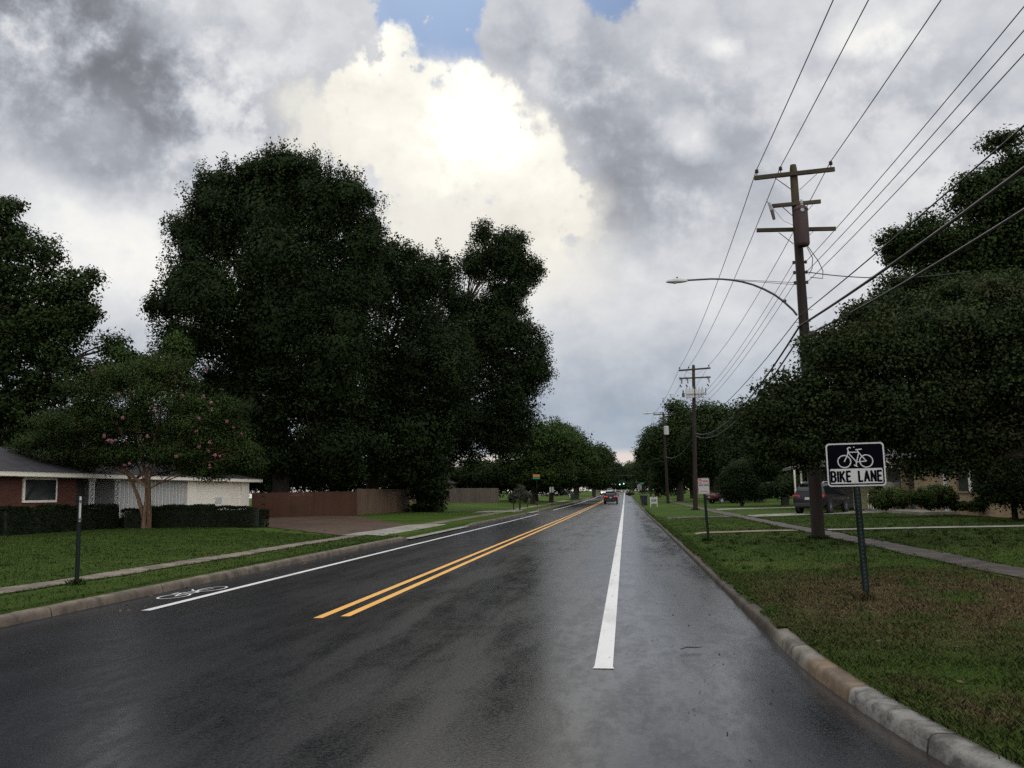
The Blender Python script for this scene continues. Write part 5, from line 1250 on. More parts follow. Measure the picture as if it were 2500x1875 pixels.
# bike lane sign in the foreground
SX, SY = 2.95, 11.72
bs = thing('bike_lane_sign', 'black and white bike lane sign on a leaning perforated post', 'road sign', (SX, SY, GZ(SX, SY)-.03), R(-7.0), group=None)
gz0 = bs.location.z; zt, zb = 2.105-gz0, 1.550-gz0; W_ = .705
u_post(bs, (.025, .022, 0), (-.015, .022, zt-.05), .085, POSTDOTS, holes=False)
bp = plate('sign_panel', SIGNWHITE, bs, -W_/2, W_/2, zb, zt, .045, 0, -.003)
plate('black_border', BLACK, bp, -W_/2+.018, W_/2-.018, zb+.018, zt-.018, .034, -.003, -.0042)
wz1 = zb+.226
plate('white_field', SIGNWHITE, bp, -W_/2+.036, W_/2-.036, zb+.036, wz1, .016, -.0042, -.0054)
mb = MB(); text_xz(mb, 'BIKE', -W_/2+.050, zb+.064, .126, .230, .026, -.0054); mb.build('lettering', BLACK, bp); mb = MB(); text_xz(mb, 'LANE', .030, zb+.064, .126, .268, .026, -.0054); mb.build('lettering', BLACK, bp)
mb = MB(); cz = wz1+.105
wr, lw = .078, .0135
wl, wrr = (-.135, cz-.012), (.130, cz-.012)
for c in (wl, wrr): stroke_xz(mb, arc(c[0], c[1], wr, wr, 0, 360, 29), lw, -.0042, .0012)
bbx, seat, head_ = (.012, cz-.022), (.050, cz+.105), (-.098, cz+.088)
for pts in ([bbx, (.045, cz+.095), (.028, cz+.135)], [(-.09, cz+.105), (.040, cz+.105)], [bbx, (-.078, cz+.095)], [bbx, wrr], [wrr, (.045, cz+.098)], [wl, (-.098, cz+.055), (-.078, cz+.115), (-.088, cz+.155), (-.062, cz+.168), (-.05, cz+.160)],
            [(.012, cz+.135), (.082, cz+.142)], [bbx, (.004, cz-.072)], [(-.018, cz-.060), (.02, cz-.080)]):
    stroke_xz(mb, pts, lw*.95, -.0042, .0012)
mb.build('bicycle_symbol', SIGNWHITE, bp)
for z in (zt-.055, zb+.062):
    mb = MB(); mb.lathe((.0-.01, -.0056, z), [(.001, -.004), (.008, -.004), (.009, 0)], 10, 'Y'); mb.build('bolt', GALV, bp)
# no parking sign
nx_, ny_ = 2.31, 25.95
ns = thing('no_parking_sign', 'small white no parking sign with red lettering and arrow on a dark green post', 'road sign', (nx_, ny_, GZ(nx_, ny_)-.02), R(-5))
u_post(ns, (.02, .02, 0), (-.05, .02, 1.80), .075, holes=False)
z0_, z1_ = 1.36, 1.82; c_ = -.045
npn = plate('sign_panel', SIGNWHITE, ns, c_-.16, c_+.16, z0_, z1_, .035, 0, -.003)
mb = MB(); 
for a, b in ((rrect(c_-.148, c_+.148, z0_+.012, z1_-.012, .028), None),): stroke_xz(mb, a+[a[0]], .007, -.003, .001)
mb.build('red_border', SIGNRED, npn)
plate('red_square', SIGNRED, npn, c_-.135, c_-.06, z1_-.155, z1_-.03, .006, -.003, -.0042)
mb = MB(); text_xz(mb, 'NO', c_-.127, z1_-.125, .055, .058, .010, -.0042); mb.build('white_lettering', SIGNWHITE, npn)
mb = MB(); text_xz(mb, 'PARKING', c_-.048, z1_-.112, .048, .175, .008, -.003, space=.30); stroke_xz(mb, [(c_-.058, z1_-.155), (c_+.135, z1_-.155)], .007, -.003, .001)
mb.build('red_lettering', SIGNRED, npn); mb = MB()
stroke_xz(mb, [(c_-.07, z0_+.075), (c_+.07, z0_+.075)], .014, -.003, .0012)
for sx in (-1, 1): mb.prism([(c_+sx*.095, z0_+.075), (c_+sx*.062, z0_+.097), (c_+sx*.062, z0_+.053)], lambda u, v, d: (u, d, v), -.003, -.0043)
mb.build('red_arrow', SIGNRED, npn)
mb = MB(); text_xz(mb, '4PM-6PM', c_-.13, z1_-.23, .045, .26, .009, -.003, space=.28); mb.build('black_lettering', BLACK, npn)
# left post whose sign is seen edge-on
lx, ly = -9.77, 14.78
ls = thing('roadside_sign', 'narrow sign seen edge on atop a dark leaning post on the left verge', 'road sign', (lx, ly, GZ(lx, ly)-.02), R(39))
u_post(ls, (0, .0, 0), (.0, .05, 1.60), .075, holes=False)
mb = MB(); mb.obox((.0, .05, 1.36), (.012, .15, .225)); pnl = mb.build('sign_panel', SIGNWHITE, ls, bevel=.004)
mb = MB(); mb.obox((.0, -.115, 1.50), (.022, .010, .02)); mb.build('bracket', STEEL_DARK, pnl); mb = MB(); mb.obox((.0, -.115, 1.18), (.022, .010, .02)); mb.build('bracket', STEEL_DARK, pnl)
# speed limit sign
def simple_sign(name, label, x, y, w, z0, z1, lean=0.0, rz=None, postmat=SIGNPOST, pw=.07, mat=SIGNWHITE, group=None):
    t = thing(name, label, 'road sign', (x, y, GZ(x, y)-.02), face_cam(x, y) if rz is None else rz, group=group)
    u_post(t, (0, .02, 0), (lean, .02, z1-.04), pw, postmat, holes=False)
    return t, plate('sign_panel', mat, t, lean-w/2, lean+w/2, z0, z1, .04, 0, -.004)
sl, pn = simple_sign('speed_limit_sign', 'white speed limit sign standing beyond the brush heap on the right verge', 2.42, 144, .62, 1.75, 2.55, -.08)
mb = MB(); text_xz(mb, 'SPEED', -.08-.23, 2.36, .11, .46, .03, -.004); mb.build('lettering', BLACK, pn); mb = MB(); text_xz(mb, 'LIMIT', -.08-.19, 2.20, .11, .38, .03, -.004); mb.build('lettering', BLACK, pn); mb = MB(); text_xz(mb, '35', -.08-.19, 1.83, .29, .38, .06, -.004, space=.2); mb.build('lettering', BLACK, pn)
# street name blades
def blades(label, x, y, cols, h, z, w, post):
    t = thing('street_name_sign', label, 'street sign', (x, y, GZ(x, y)-.02), face_cam(x, y)); mb = MB(); mb.tube([(0, 0, 0), (0, 0, post)], .035, 8); mb.build('post', SIGNPOST, t)
    for i, cmat in enumerate(cols): plate('name_blade', cmat, t, -w/2, w/2, z-i*h-h+.02, z-i*h, .02, -.03, -.04)
blades('orange blade above a green street name blade on the left verge', -9.7, 97, (SIGNORANGE, SIGNGREEN), .26, 3.62, .78, 3.1)
blades('green street name blade in front of the dark right trees', 3.2, 166, (SIGNGREEN,), .24, 2.95, .85, 2.95)
# pair of grey sign backs, octagon seen from the side, red and white placard
tx, ty = -9.3, 112
tw = thing('twin_panel_sign', 'two narrow grey sign backs side by side on one post at left', 'road sign', (tx, ty, GZ(tx, ty)-.02), face_cam(tx, ty)); mb = MB(); mb.tube([(0, 0, 0), (0, 0, 2.3)], .04, 8); mb.build('post', SIGNPOST, tw)
for c in (-.15, .16): plate('sign_panel', flat('bare_aluminium_back', (.34, .34, .31), .5, .4), tw, c-.12, c+.12, 1.62, 2.32, .03, -.05, -.055)
ox, oy = -10.6, 89
oc = thing('octagonal_sign', 'octagonal sign turned sideways showing its grey back by the side drive', 'road sign', (ox, oy, GZ(ox, oy)-.02), R(68)); mb = MB(); mb.tube([(0, 0, 0), (0, 0, 2.3)], .035, 8); mb.build('post', SIGNPOST, oc)
mb = MB(); mb.prism(arc(0, 1.93, .38, .38, 22.5, 22.5+315, 8), lambda u, v, d: (u, d, v), -.05, -.055); mb.build('sign_panel', flat('bare_aluminium_back', (.34, .34, .31), .5, .4), oc)
px_, py_ = -10.2, 168
rw = thing('lawn_placard', 'white placard with a red square on two legs far along the left verge', 'yard sign', (px_, py_, GZ(px_, py_)), face_cam(px_, py_))
pp = plate('sign_panel', SIGNWHITE, rw, -.40, .40, .55, 1.15, .02, 0, -.01); plate('red_square', SIGNRED, pp, -.14, .16, .66, 1.04, .01, -.01, -.012)
for x in (-.1, .1): mb = MB(); mb.box(x-.07, x+.07, -.005, .005, 0, .55); mb.build('leg', SIGNWHITE, rw)
# white yard sign on the right verge
yx, yy_ = 2.72, 86
ys_ = thing('yard_sign', 'white hanging frame yard sign with a dark band on the right verge', 'yard sign', (yx, yy_, GZ(yx, yy_)-.02), R(-3))
pl_ = plate('sign_panel', SIGNWHITE, ys_, -.30, .26, .30, .95, .02, 0, -.02); plate('dark_band', TRIM, pl_, -.25, .22, .52, .70, .01, -.02, -.024); plate('white_stripe', SIGNWHITE, pl_, -.21, .16, .58, .63, .008, -.024, -.027); plate('top_mark', STEEL_DARK, pl_, -.04, .0, .84, .97, .008, -.02, -.024)
for x in (-.32, .30): mb = MB(); mb.box(x-.022, x+.022, -.022, .022, 0, .98); mb.build('leg', WHITEPAINT, ys_)
# wheelie bins
def bin_(label, x, y, rz, mat, s=1.0):
    t = thing('trash_bin', label, 'trash bin', (x, y, GZ(x, y)), rz); mb = MB()
    mb.add([(sx*w*s, sy*d*s, z*s) for z, w, d in ((.02, .22, .24), (.98, .31, .36)) for sx, sy in ((-1, -1), (1, -1), (1, 1), (-1, 1))], [(3, 2, 1, 0), (4, 5, 6, 7), (0, 1, 5, 4), (1, 2, 6, 5), (2, 3, 7, 6), (3, 0, 4, 7)])
    mb.build('body', mat, t, bevel=.03)
    mb = MB(); mb.add([(sx*w*s, sy*d*s, (z+(.03 if sy > 0 else -.03)*(z > 1))*s) for z, w, d in ((.985, .34, .40), (1.06, .30, .36)) for sx, sy in ((-1, -1), (1, -1), (1, 1), (-1, 1))], [(3, 2, 1, 0), (4, 5, 6, 7), (0, 1, 5, 4), (1, 2, 6, 5), (2, 3, 7, 6), (3, 0, 4, 7)])
    mb.build('lid', mat, t, bevel=.02)
    for sx in (-1, 1): mb = MB(); mb.lathe((sx*.24*s, .25*s, .13*s), [(.001, -.03), (.12*s, -.03), (.13*s, 0), (.12*s, .03), (.001, .03)], 14, 'X'); mb.build('wheel', RUBBER, t)
    mb = MB(); mb.tube([(-.25*s, .42*s, .95*s), (.25*s, .42*s, .95*s)], .02*s, 6); mb.build('handle', mat, t)
bin_('dark blue wheeled trash bin standing by the right kerb', 2.0, 96, R(190), BINPLASTIC, 1.05)
bin_('dark green wheeled trash bin beside the red square placard', -9.75, 163, R(10), flat('green_bin_plastic', (.012, .03, .022), .5), 1.15)

# ------------------------------------------------------------------ cars
def car(label, loc_, rz, paint, kind='suv', lights=None, group=None, name='car'):
    """body forward = +Y"""
    t = thing(name, label, 'car', loc_, rz, group)
    if kind == 'suv':
        ST = [(-2.34, .42, .80, .86, .80), (-2.30, .36, .95, 1.00, .86), (-2.18, .30, 1.02, 1.16, .90), (-1.92, .30, 1.04, 1.58, .915), (-1.72, .30, 1.05, 1.66, .92), (-.8, .28, 1.03, 1.72, .925), (.2, .28, 1.00, 1.70, .925), (.55, .28, .99, 1.58, .92), (1.22, .30, .98, 1.06, .91), (1.75, .32, .92, 1.00, .89), (2.15, .36, .80, .88, .84), (2.34, .42, .66, .72, .72)]
        wb, wrad, rw_ = (-1.33, 1.38), .36, .70
    else:
        ST = [(-2.32, .40, .72, .78, .78), (-2.27, .34, .90, .95, .84), (-1.95, .28, .93, .99, .88), (-1.55, .26, .94, 1.04, .90), (-.75, .25, .93, 1.40, .90), (.0, .25, .92, 1.44, .90), (.45, .25, .91, 1.36, .90), (1.15, .27, .88, .96, .89), (1.75, .30, .80, .88, .86), (2.15, .34, .68, .75, .82), (2.30, .40, .56, .62, .70)]
        wb, wrad, rw_ = (-1.35, 1.36), .325, .64
    vs = []; fs = []
    for y, zb, zs, zr, w in ST:
        tall = (zr-zs) > .25
        wr_ = w*(rw_/.92 if tall else .86)
        half = [(0, zb), (w*.86, zb), (w*.97, zb+(zs-zb)*.35), (w, zb+(zs-zb)*.7), (w*.96, zs), (wr_, zr-(.05 if tall else .02)), (wr_*.72, zr), (0, zr+.012)]
        ring = half+[(-x, z) for x, z in half[-2:0:-1]]
        vs += [(x, y, z) for x, z in ring]
    n = len(ring)
    for i in range(len(ST)-1):
        for k in range(n): fs.append((i*n+k, i*n+(k+1) % n, (i+1)*n+(k+1) % n, (i+1)*n+k))
    fs += [tuple(range(n)), tuple(range(len(vs)-n, len(vs)))]
    mb = MB(); mb.add(vs, fs, True); body = mb.build('body', paint, t, subsurf=2)
    def ring_at(y):
        ys = [s[0] for s in ST]; i = max(0, min(len(ST)-2, int(np.searchsorted(ys, y))-1)); f = (y-ys[i])/(ys[i+1]-ys[i])
        return np.array(ST[i])*(1-f)+np.array(ST[i+1])*f
    def side(y, q, sx, off=.012):
        _, zb, zs, zr, w = ring_at(y); wr_ = w*rw_/.92
        x = (w*.96)*(1-q)+wr_*q+off; return (sx*x, y, zs+(zr-.05-zs)*q)
    # side glass
    cells = ((-1.75, -1.28), (-1.22, -.35), (-.28, .62)) if kind == 'suv' else ((-1.05, -.72), (-.66, -.02), (.04, .62))
    for sx in (-1, 1):
        for a, b in cells:
            bb = b+.28 if b > .5 else b; aa = a-.10 if a == cells[0][0] else a
            mb = MB(); mb.quad(side(aa, .10, sx), side(bb, .10, sx), side(b, .84, sx), side(a, .84, sx)); mb.build('window', GLASS, t)
    # windscreen and rear glass
    def top(y, fx, off):
        _, zb, zs, zr, w = ring_at(y); return (fx*w*rw_/.92*.86, y, zr+.012+off)
    fy = (.46, 1.14) if kind == 'suv' else (.42, 1.10); ry = (-2.135, -1.84) if kind == 'suv' else (-1.50, -.80)
    for nm, (ya, yb) in (('windscreen', fy), ('rear_window', ry)):
        mb = MB(); ym = (ya+yb)/2
        o = .02 if nm == 'windscreen' else .03
        P = [[top(y, f, o) for f in (-1, -.5, .5, 1)] for y in (ya, ym, yb)]
        v = [p for row in P for p in row]; mb.add(v, [(i*4+k, i*4+k+1, i*4+k+5, i*4+k+4) for i in range(2) for k in range(3)]); mb.build(nm, GLASS, t)
    # wheels: arch, tyre, rim
    for y in wb:
        for sx in (-1, 1):
            w = ring_at(y)[4]
            mb = MB(); mb.lathe((sx*(w+.004), y, wrad+.02), [(wrad+.085, -.03), (wrad+.085, .008), (wrad*.5, .008)], 26, 'X'); mb.build('wheel_arch', TRIM, t)
            mb = MB(); c = (sx*(w-.09), y, wrad); mb.lathe(c, [(wrad*.62, -.11), (wrad*.95, -.11), (wrad, -.07), (wrad, .08), (wrad*.95, .115), (wrad*.64, .115)], 28, 'X'); ty_ = mb.build('tyre', RUBBER, t)
            mb = MB(); o = sx*.10
            mb.lathe((c[0]+o-sx*.02, y, wrad), [(.001, 0), (wrad*.2, 0.0), (wrad*.2, sx*.012), (.001, sx*.014)], 14, 'X')
            for k in range(5):
                a = 2*PI*k/5+.3; mb.beam((c[0]+o-sx*.015, y+math.cos(a)*wrad*.12, wrad+math.sin(a)*wrad*.12), (c[0]+o-sx*.01, y+math.cos(a)*wrad*.62, wrad+math.sin(a)*wrad*.62), .06, .02)
            mb.lathe((c[0]+o-sx*.01, y, wrad), [(wrad*.58, -.012), (wrad*.66, -.012), (wrad*.66, .014), (wrad*.58, .014), (wrad*.58, -.012)], 28, 'X')
            mb.lathe((c[0]+o-sx*.05, y, wrad), [(.001, 0), (wrad*.6, 0)], 20, 'X'); mb.build('rim', CHROME, ty_)
    zr_ = .98 if kind == 'suv' else .80
    for sx in (-1, 1):
        mb = MB(); w = ST[1][4]
        mb.add([(sx*w*.52, -2.325, zr_-.06), (sx*w*.52, -2.29, zr_+.07), (sx*w*1.0, -2.24, zr_+.09), (sx*w*1.015, -2.26, zr_-.08), (sx*w*1.045, -1.98, zr_+.08), (sx*w*1.05, -2.0, zr_-.0)], [(0, 1, 2, 3), (3, 2, 4, 5)]); mb.build('tail_light', TAIL_ON if lights == 'brake' else TAIL, t)
        mb = MB(); w = ST[-2][4]; zz = ST[-2][2]-.03
        mb.add([(sx*w*.52, ST[-1][0]-.01, zz-.06), (sx*w*.55, ST[-1][0]-.12, zz+.06), (sx*w*.98, ST[-2][0]+.02, zz+.07), (sx*w*1.0, ST[-2][0]+.03, zz-.05)], [(0, 1, 2, 3)]); mb.build('headlight', HEAD_ON if lights == 'head' else LENS, t)
        mb = MB(); w = ring_at(.75)[4]; mb.obox((sx*(w+.10), .78, 1.04 if kind == 'suv' else .96), (.10, .05, .07)); mb.build('mirror', paint, t, bevel=.03)
    mb = MB(); mb.box(-.16, .16, -2.345, -2.335, zr_-.20, zr_-.06); mb.build('licence_plate', SIGNWHITE, t)
    mb = MB(); mb.box(-.78, .78, -2.385, -2.30, .40, .62); mb.build('rear_bumper', TRIM if kind == 'suv' else paint, t, bevel=.04)
    mb = MB(); mb.box(-.50, .50, 2.30, 2.345, .40, .56); mb.build('grille', TRIM, t, bevel=.02)
    if kind == 'suv':
        mb = MB(); mb.box(-.60, .60, -2.05, -1.78, 1.665, 1.69); mb.build('spoiler', paint, t, bevel=.01)
        for sx in (-1, 1):
            mb = MB(); mb.tube([(sx*.60, -1.5, 1.70), (sx*.61, -1.4, 1.755), (sx*.61, .0, 1.765), (sx*.60, .15, 1.72)], .018, 6); mb.build('roof_rail', CHROME, t)
    return t
def carpaint(name, c): return flat(name, c, .38, .1, .22, .05, 1.5, coat=.08)
TAIL = flat('tail_lamp_red', (.35, .012, .012), .2); TAIL_ON = glow('lit_brake_lamp', (1.0, .04, .03), .55)
HEAD_ON = glow('lit_headlamp', (1.0, .80, .50), 9.0)
car('dark SUV driving away with its brake lights lit', (-1.96, 122, roadz(-1.96, 122)), 0, carpaint('black_car_paint', (.012, .012, .014)), lights='brake', group='cars on the road')
car('white oncoming car with headlights at the far left of the road', (-6.3, 262, roadz(-6.3, 262)), R(184), carpaint('white_car_paint', (.62, .62, .62)), 'sedan', 'head', 'cars on the road')
car('silver oncoming car right behind the dark SUV', (-4.6, 270, roadz(-4.6, 270)), R(180), carpaint('silver_car_paint', (.38, .40, .42)), 'suv', 'head', 'cars on the road')
cx_, cy_ = 11.25, 52.6
car('dark grey SUV parked in the drive behind the near pole', (cx_, cy_, GZ(cx_, cy_)+.025), R(-31), carpaint('grey_car_paint', (.012, .012, .014)), group='parked cars')
car('dark red car half hidden behind the round evergreen', (10.9, 97, GZ(10.9, 97)), R(-60), carpaint('dark_red_car_paint', (.035, .006, .008)), 'sedan', group='parked cars')
car('dark car parked at the far left beyond the verge trees', (-14.5, 215, GZ(-14.5, 215)), R(70), carpaint('charcoal_car_paint', (.03, .03, .034)), 'sedan', group='parked cars')
car('white car parked beyond the left verge trunk', (-17.5, 205, GZ(-17.5, 205)), R(60), carpaint('white_car_paint_b', (.55, .55, .55)), 'suv', group='parked cars')
# traffic signals and guard rail closing the view
sg = thing('traffic_signal', 'pair of green traffic signals hanging over the far crossing', 'traffic signal', (4.2, 322, GZ(4.2, 322)))
mb = MB(); mb.tube([(0, 0, 0), (0, 0, 6.2)], [.13, .10], 10); mb.build('post', STEEL_DARK, sg)
mb = MB(); mb.tube([(0, 0, 5.9), (-3.5, 0, 6.0), (-9, 0, 5.9)], [.08, .06, .05], 8); mb.build('mast_arm', STEEL_DARK, sg)
GREEN_ON = glow('lit_green_lamp', (.35, 1.0, .72), 3.0)
for px, py in ((1513, 1182.7), (1522.6, 1181.0)):
    p = at(px, py, 321.6)-np.array(sg.location)
    mb = MB(); mb.box(p[0]-.2, p[0]+.2, p[1]+.05, p[1]+.35, p[2]-.25, p[2]+.95); hs = mb.build('signal_head', TRIM, sg)
    mb = MB(); mb.lathe((p[0], p[1]+.03, p[2]), [(.001, -.05), (.14, -.02), (.19, .02)], 14, 'Y'); mb.build('green_lamp', GREEN_ON, hs)
so = thing('overhead_sign', 'small pale sign panels hanging left of the green signals', 'road sign', (-5.0, 322, GZ(-5, 322)))
for px in (1495.5, 1501.5):
    p = at(px, 1182, 321.9)-np.array(so.location); mb = MB(); mb.box(p[0]-.36, p[0]+.36, p[1]-.01, p[1]+.01, p[2]-.3, p[2]+.3); mb.build('sign_panel', flat('bare_aluminium_back', (.34, .34, .31), .5, .4), so)
mb = MB(); mb.tube([(-.6, 0, 0), (-.6, 0, 5.4)], .09, 8); mb.tube([(-.6, 0, 5.4), (3.0, 0, 5.4)], .05, 6); mb.build('post', STEEL_DARK, so)
gr = thing('guard_rail', 'pale guard rail across the far end of the road', 'guard rail', (-2, 352, GZ(-2, 352)))
for k in range(9): mb = MB(); mb.box(-9+2.3*k-.06, -9+2.3*k+.06, -.05, .05, -.2, .75); mb.build('post', STEEL_DARK, gr)
mb = MB(); mb.box(-9.3, 9.7, -.09, -.05, .42, .80); mb.build('rail', flat('pale_rail', (.22, .22, .21), .5), gr)

# ------------------------------------------------------------------ houses and fences
BRICK_RED = mat_brick('dark_red_brick', (.085, .028, .020), (.125, .045, .030), (.09, .075, .06), 1)
BRICK_TAN = mat_brick('tan_brick', (.30, .205, .115), (.40, .29, .17), (.32, .28, .22), 1)
BRICK_BUFF = mat_brick('buff_brick', (.24, .17, .10), (.30, .22, .14), (.26, .23, .18), 1)
SHINGLE = mat_shingle('dark_shingles', (.034, .031, .036), (.052, .048, .053)); SHINGLE_B = mat_shingle('grey_shingles', (.075, .075, .078), (.11, .11, .112))
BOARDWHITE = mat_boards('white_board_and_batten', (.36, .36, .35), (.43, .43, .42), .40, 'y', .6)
REDFENCE = mat_boards('red_brown_fence_boards', (.050, .020, .010), (.074, .031, .016), .14, 'run', .7)
WOODFENCE = mat_boards('natural_fence_boards', (.085, .052, .034), (.165, .105, .068), .14)
OLDFENCE = mat_boards('old_grey_fence_boards', (.10, .075, .060), (.17, .135, .11), .14)
TAUPE = flat('taupe_wall_paint', (.20, .17, .14), .7); DARKWALL = flat('porch_wall_paint', (.14, .135, .12), .7)  # one even dark tone for the porch and carport back walls
LATTICE = flat('white_ironwork', (.55, .54, .52), .5)
def hip_roof(parent, x0, x1, y0, y1, ze, zr, mat, name='roof', ridge='y', cut0=True, cut1=True):
    mb = MB(); xm, ym = (x0+x1)/2, (y0+y1)/2
    if ridge == 'y':
        d = (x1-x0)/2; a, b = (xm, y0+(d if cut0 else 0), zr), (xm, y1-(d if cut1 else 0), zr)
        c = [(x0, y0, ze), (x1, y0, ze), (x1, y1, ze), (x0, y1, ze)]
        mb.add(c+[a, b], [(0, 1, 4), (1, 2, 5, 4), (2, 3, 5), (3, 0, 4, 5), (3, 2, 1, 0)])
    return mb.build(name, mat, parent)
# brick ranch house on the left; facade faces the road
HX = -27.0
hz = GZ(-27.3, 45)-.05
hl = thing('brick_house', 'red brick ranch house with white garage wing on the left lawn', 'house', (HX, 42, hz))
def H(x, y, z): return (x-HX, y-42, z-hz)
def hbox(name, x0, x1, y0, y1, z0, z1, mat, parent=None, bevel=0.0):
    mb = MB(); a, b = H(x0, y0, z0), H(x1, y1, z1); mb.box(a[0], b[0], a[1], b[1], a[2], b[2])
    return mb.build(name, mat, parent or hl, bevel=bevel)
EZ = 2.78
hbox('brick_wall', -37, HX, 22, 36.55, hz, EZ, BRICK_RED); hbox('brick_wall', -37, HX, 38.95, 40.5, hz, EZ, BRICK_RED)
hbox('brick_wall', -27.3, HX, 36.55, 38.95, hz, 1.63, BRICK_RED); hbox('brick_wall', -37, -27.25, 36.55, 38.95, hz, EZ, BRICK_RED)
wf = hbox('window', -27.2, -26.94, 36.55, 38.95, 1.63, EZ, WHITEPAINT)
hbox('pane', -27.0, -26.925, 36.68, 38.82, 1.74, EZ-.10, WGLASS, wf)
hbox('porch_wall', -37, -29.0, 40.5, 44.2, hz, EZ, DARKWALL)
dr = hbox('door', -29.02, -28.95, 41.6, 42.6, hz+.12, 2.35, flat('dark_door_paint', (.06, .055, .05), .5)); hbox('door_frame', -29.0, -28.93, 41.45, 41.6, hz+.1, 2.45, WHITEPAINT, dr)
hbox('porch_floor', -29.0, -26.6, 40.5, 44.2, hz, hz+.12, CONC)
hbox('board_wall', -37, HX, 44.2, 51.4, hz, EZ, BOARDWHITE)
for k in range(18): hbox('batten', HX, HX+.03, 44.25+.40*k, 44.29+.40*k, hz, EZ-.02, WHITEPAINT)
hbox('garage_wall', -37, HX+.02, 52.5, 59.2, hz, EZ, WHITEPAINT)
for k in range(4): hbox('siding_lap', HX+.02, HX+.035, 52.55, 59.15, hz+.45+.5*k, hz+.47+.5*k, WHITEPAINT)
hbox('vent', HX+.02, HX+.06, 55.4, 56.3, 1.35, 1.75, flat('pale_vent_paint', (.52, .52, .50), .5))
hbox('corner_pilaster', -27.4, HX+.14, 51.4, 52.5, hz, EZ, WHITEPAINT); hbox('corner_pilaster', -37, HX+.14, 59.2, 60.4, hz, EZ, WHITEPAINT)
# openwork porch columns
rng = np.random.default_rng(3)
for y in (41.35, 43.55):
    col_ = hbox('porch_column', -26.75, -26.69, y-.19, y-.15, hz, EZ, LATTICE)
    hbox('column_bar', -26.75, -26.69, y+.15, y+.19, hz, EZ, LATTICE, col_)
    mb = MB(); z = hz+.1; i = 0
    while z < EZ-.15:
        for s in (-1, 1):
            pts = [H(-26.72, y+s*(.07+.07*math.cos(a)), z+.13+.11*math.sin(a)) for a in np.linspace(0, 5.2, 9)]
            mb.tube(pts, .016, 5)
        mb.tube([H(-26.72, y-.16, z), H(-26.72, y+.16, z+.27)], .014, 5); z += .27
    mb.build('scrollwork', LATTICE, col_)
    hbox('capital', -26.80, -26.64, y-.22, y+.22, EZ-.09, EZ-.004, LATTICE, col_)
hbox('fascia', -26.42, -26.36, 20, 61.6, EZ+.02, EZ+.24, WHITEPAINT); hbox('soffit', -27, -26.42, 21, 61.5, EZ, EZ+.05, WHITEPAINT)
hbox('end_fascia', -37.6, -26.42, 61.54, 61.6, EZ+.02, EZ+.24, WHITEPAINT)
mb = MB(); c = [H(-26.30, 19, EZ+.235), H(-26.30, 61.7, EZ+.235), H(-37.7, 61.7, EZ+.235), H(-37.7, 19, EZ+.235)]
mb.add(c+[H(-32, 24.7, 4.55), H(-32, 51.0, 4.55)], [(0, 1, 5, 4), (1, 2, 5), (2, 3, 4, 5), (3, 0, 4), (3, 2, 1, 0)]); mb.build('roof', SHINGLE, hl)
# fences
def fence(label, pts, h, mat, name='fence', posts=True, group=None, cap=None):
    c = np.mean(np.array(pts), axis=0); bz = GZ(*c); t = thing(name, label, 'fence', (c[0], c[1], bz), group=group)
    for i, (a, b) in enumerate(zip(pts[:-1], pts[1:])):
        a, b = np.array(a, float), np.array(b, float); d = (b-a)/np.linalg.norm(b-a); n = np.array([-d[1], d[0]])*.02
        za, zb = GZ(*a)-bz, GZ(*b)-bz; A, B = a-c, b-c; k = max(2, int(np.linalg.norm(b-a)/.14)); mb = MB(); g = np.random.default_rng(i+int(h*100))
        for j in range(k):
            p, q = A+(B-A)*(j/k), A+(B-A)*((j+.965)/k); f = (j+.5)/k; z0 = za+(zb-za)*f-.05; z1 = z0+h+.05+g.normal(0, .012)
            mb.add([(p[0]-n[0], p[1]-n[1], z0), (q[0]-n[0], q[1]-n[1], z0), (q[0]+n[0], q[1]+n[1], z0), (p[0]+n[0], p[1]+n[1], z0), (p[0]-n[0], p[1]-n[1], z1), (q[0]-n[0], q[1]-n[1], z1), (q[0]+n[0], q[1]+n[1], z1), (p[0]+n[0], p[1]+n[1], z1)], [(3, 2, 1, 0), (4, 5, 6, 7), (0, 1, 5, 4), (1, 2, 6, 5), (2, 3, 7, 6), (3, 0, 4, 7)])
        mb.build('board_panel', mat, t)
        mb = MB(); o = n*3.2
        for zz in (.35, h-.35): mb.beam((A[0]+o[0], A[1]+o[1], za+zz), (B[0]+o[0], B[1]+o[1], zb+zz), .05, .09)
        mb.build('rail', mat, t)
    return t
rf = fence('red brown stained board fence behind the brick driveway', [(-26.8, 60.75), (-22.6, 62.0), (-20.41, 65.43)], 1.80, REDFENCE)
for z in (.45, 1.0, 1.6):
    mb = MB(); a = np.array([-26.0, 60.95, 0])-np.array(rf.location); mb.box(a[0]-.16, a[0]+.16, a[1]-.055, a[1]-.025, z-.04, z+.04); mb.build('hinge', TRIM, rf)
fence('natural wood board fence joining the red brown fence, ivy at its end', [(-20.41, 65.43), (-19.9, 79.8)], 2.0, WOODFENCE)
fence('old grey wooden fence beside the far tan brick house wall', [(-24.4, 119.5), (-16.9, 117.2)], 1.95, OLDFENCE)
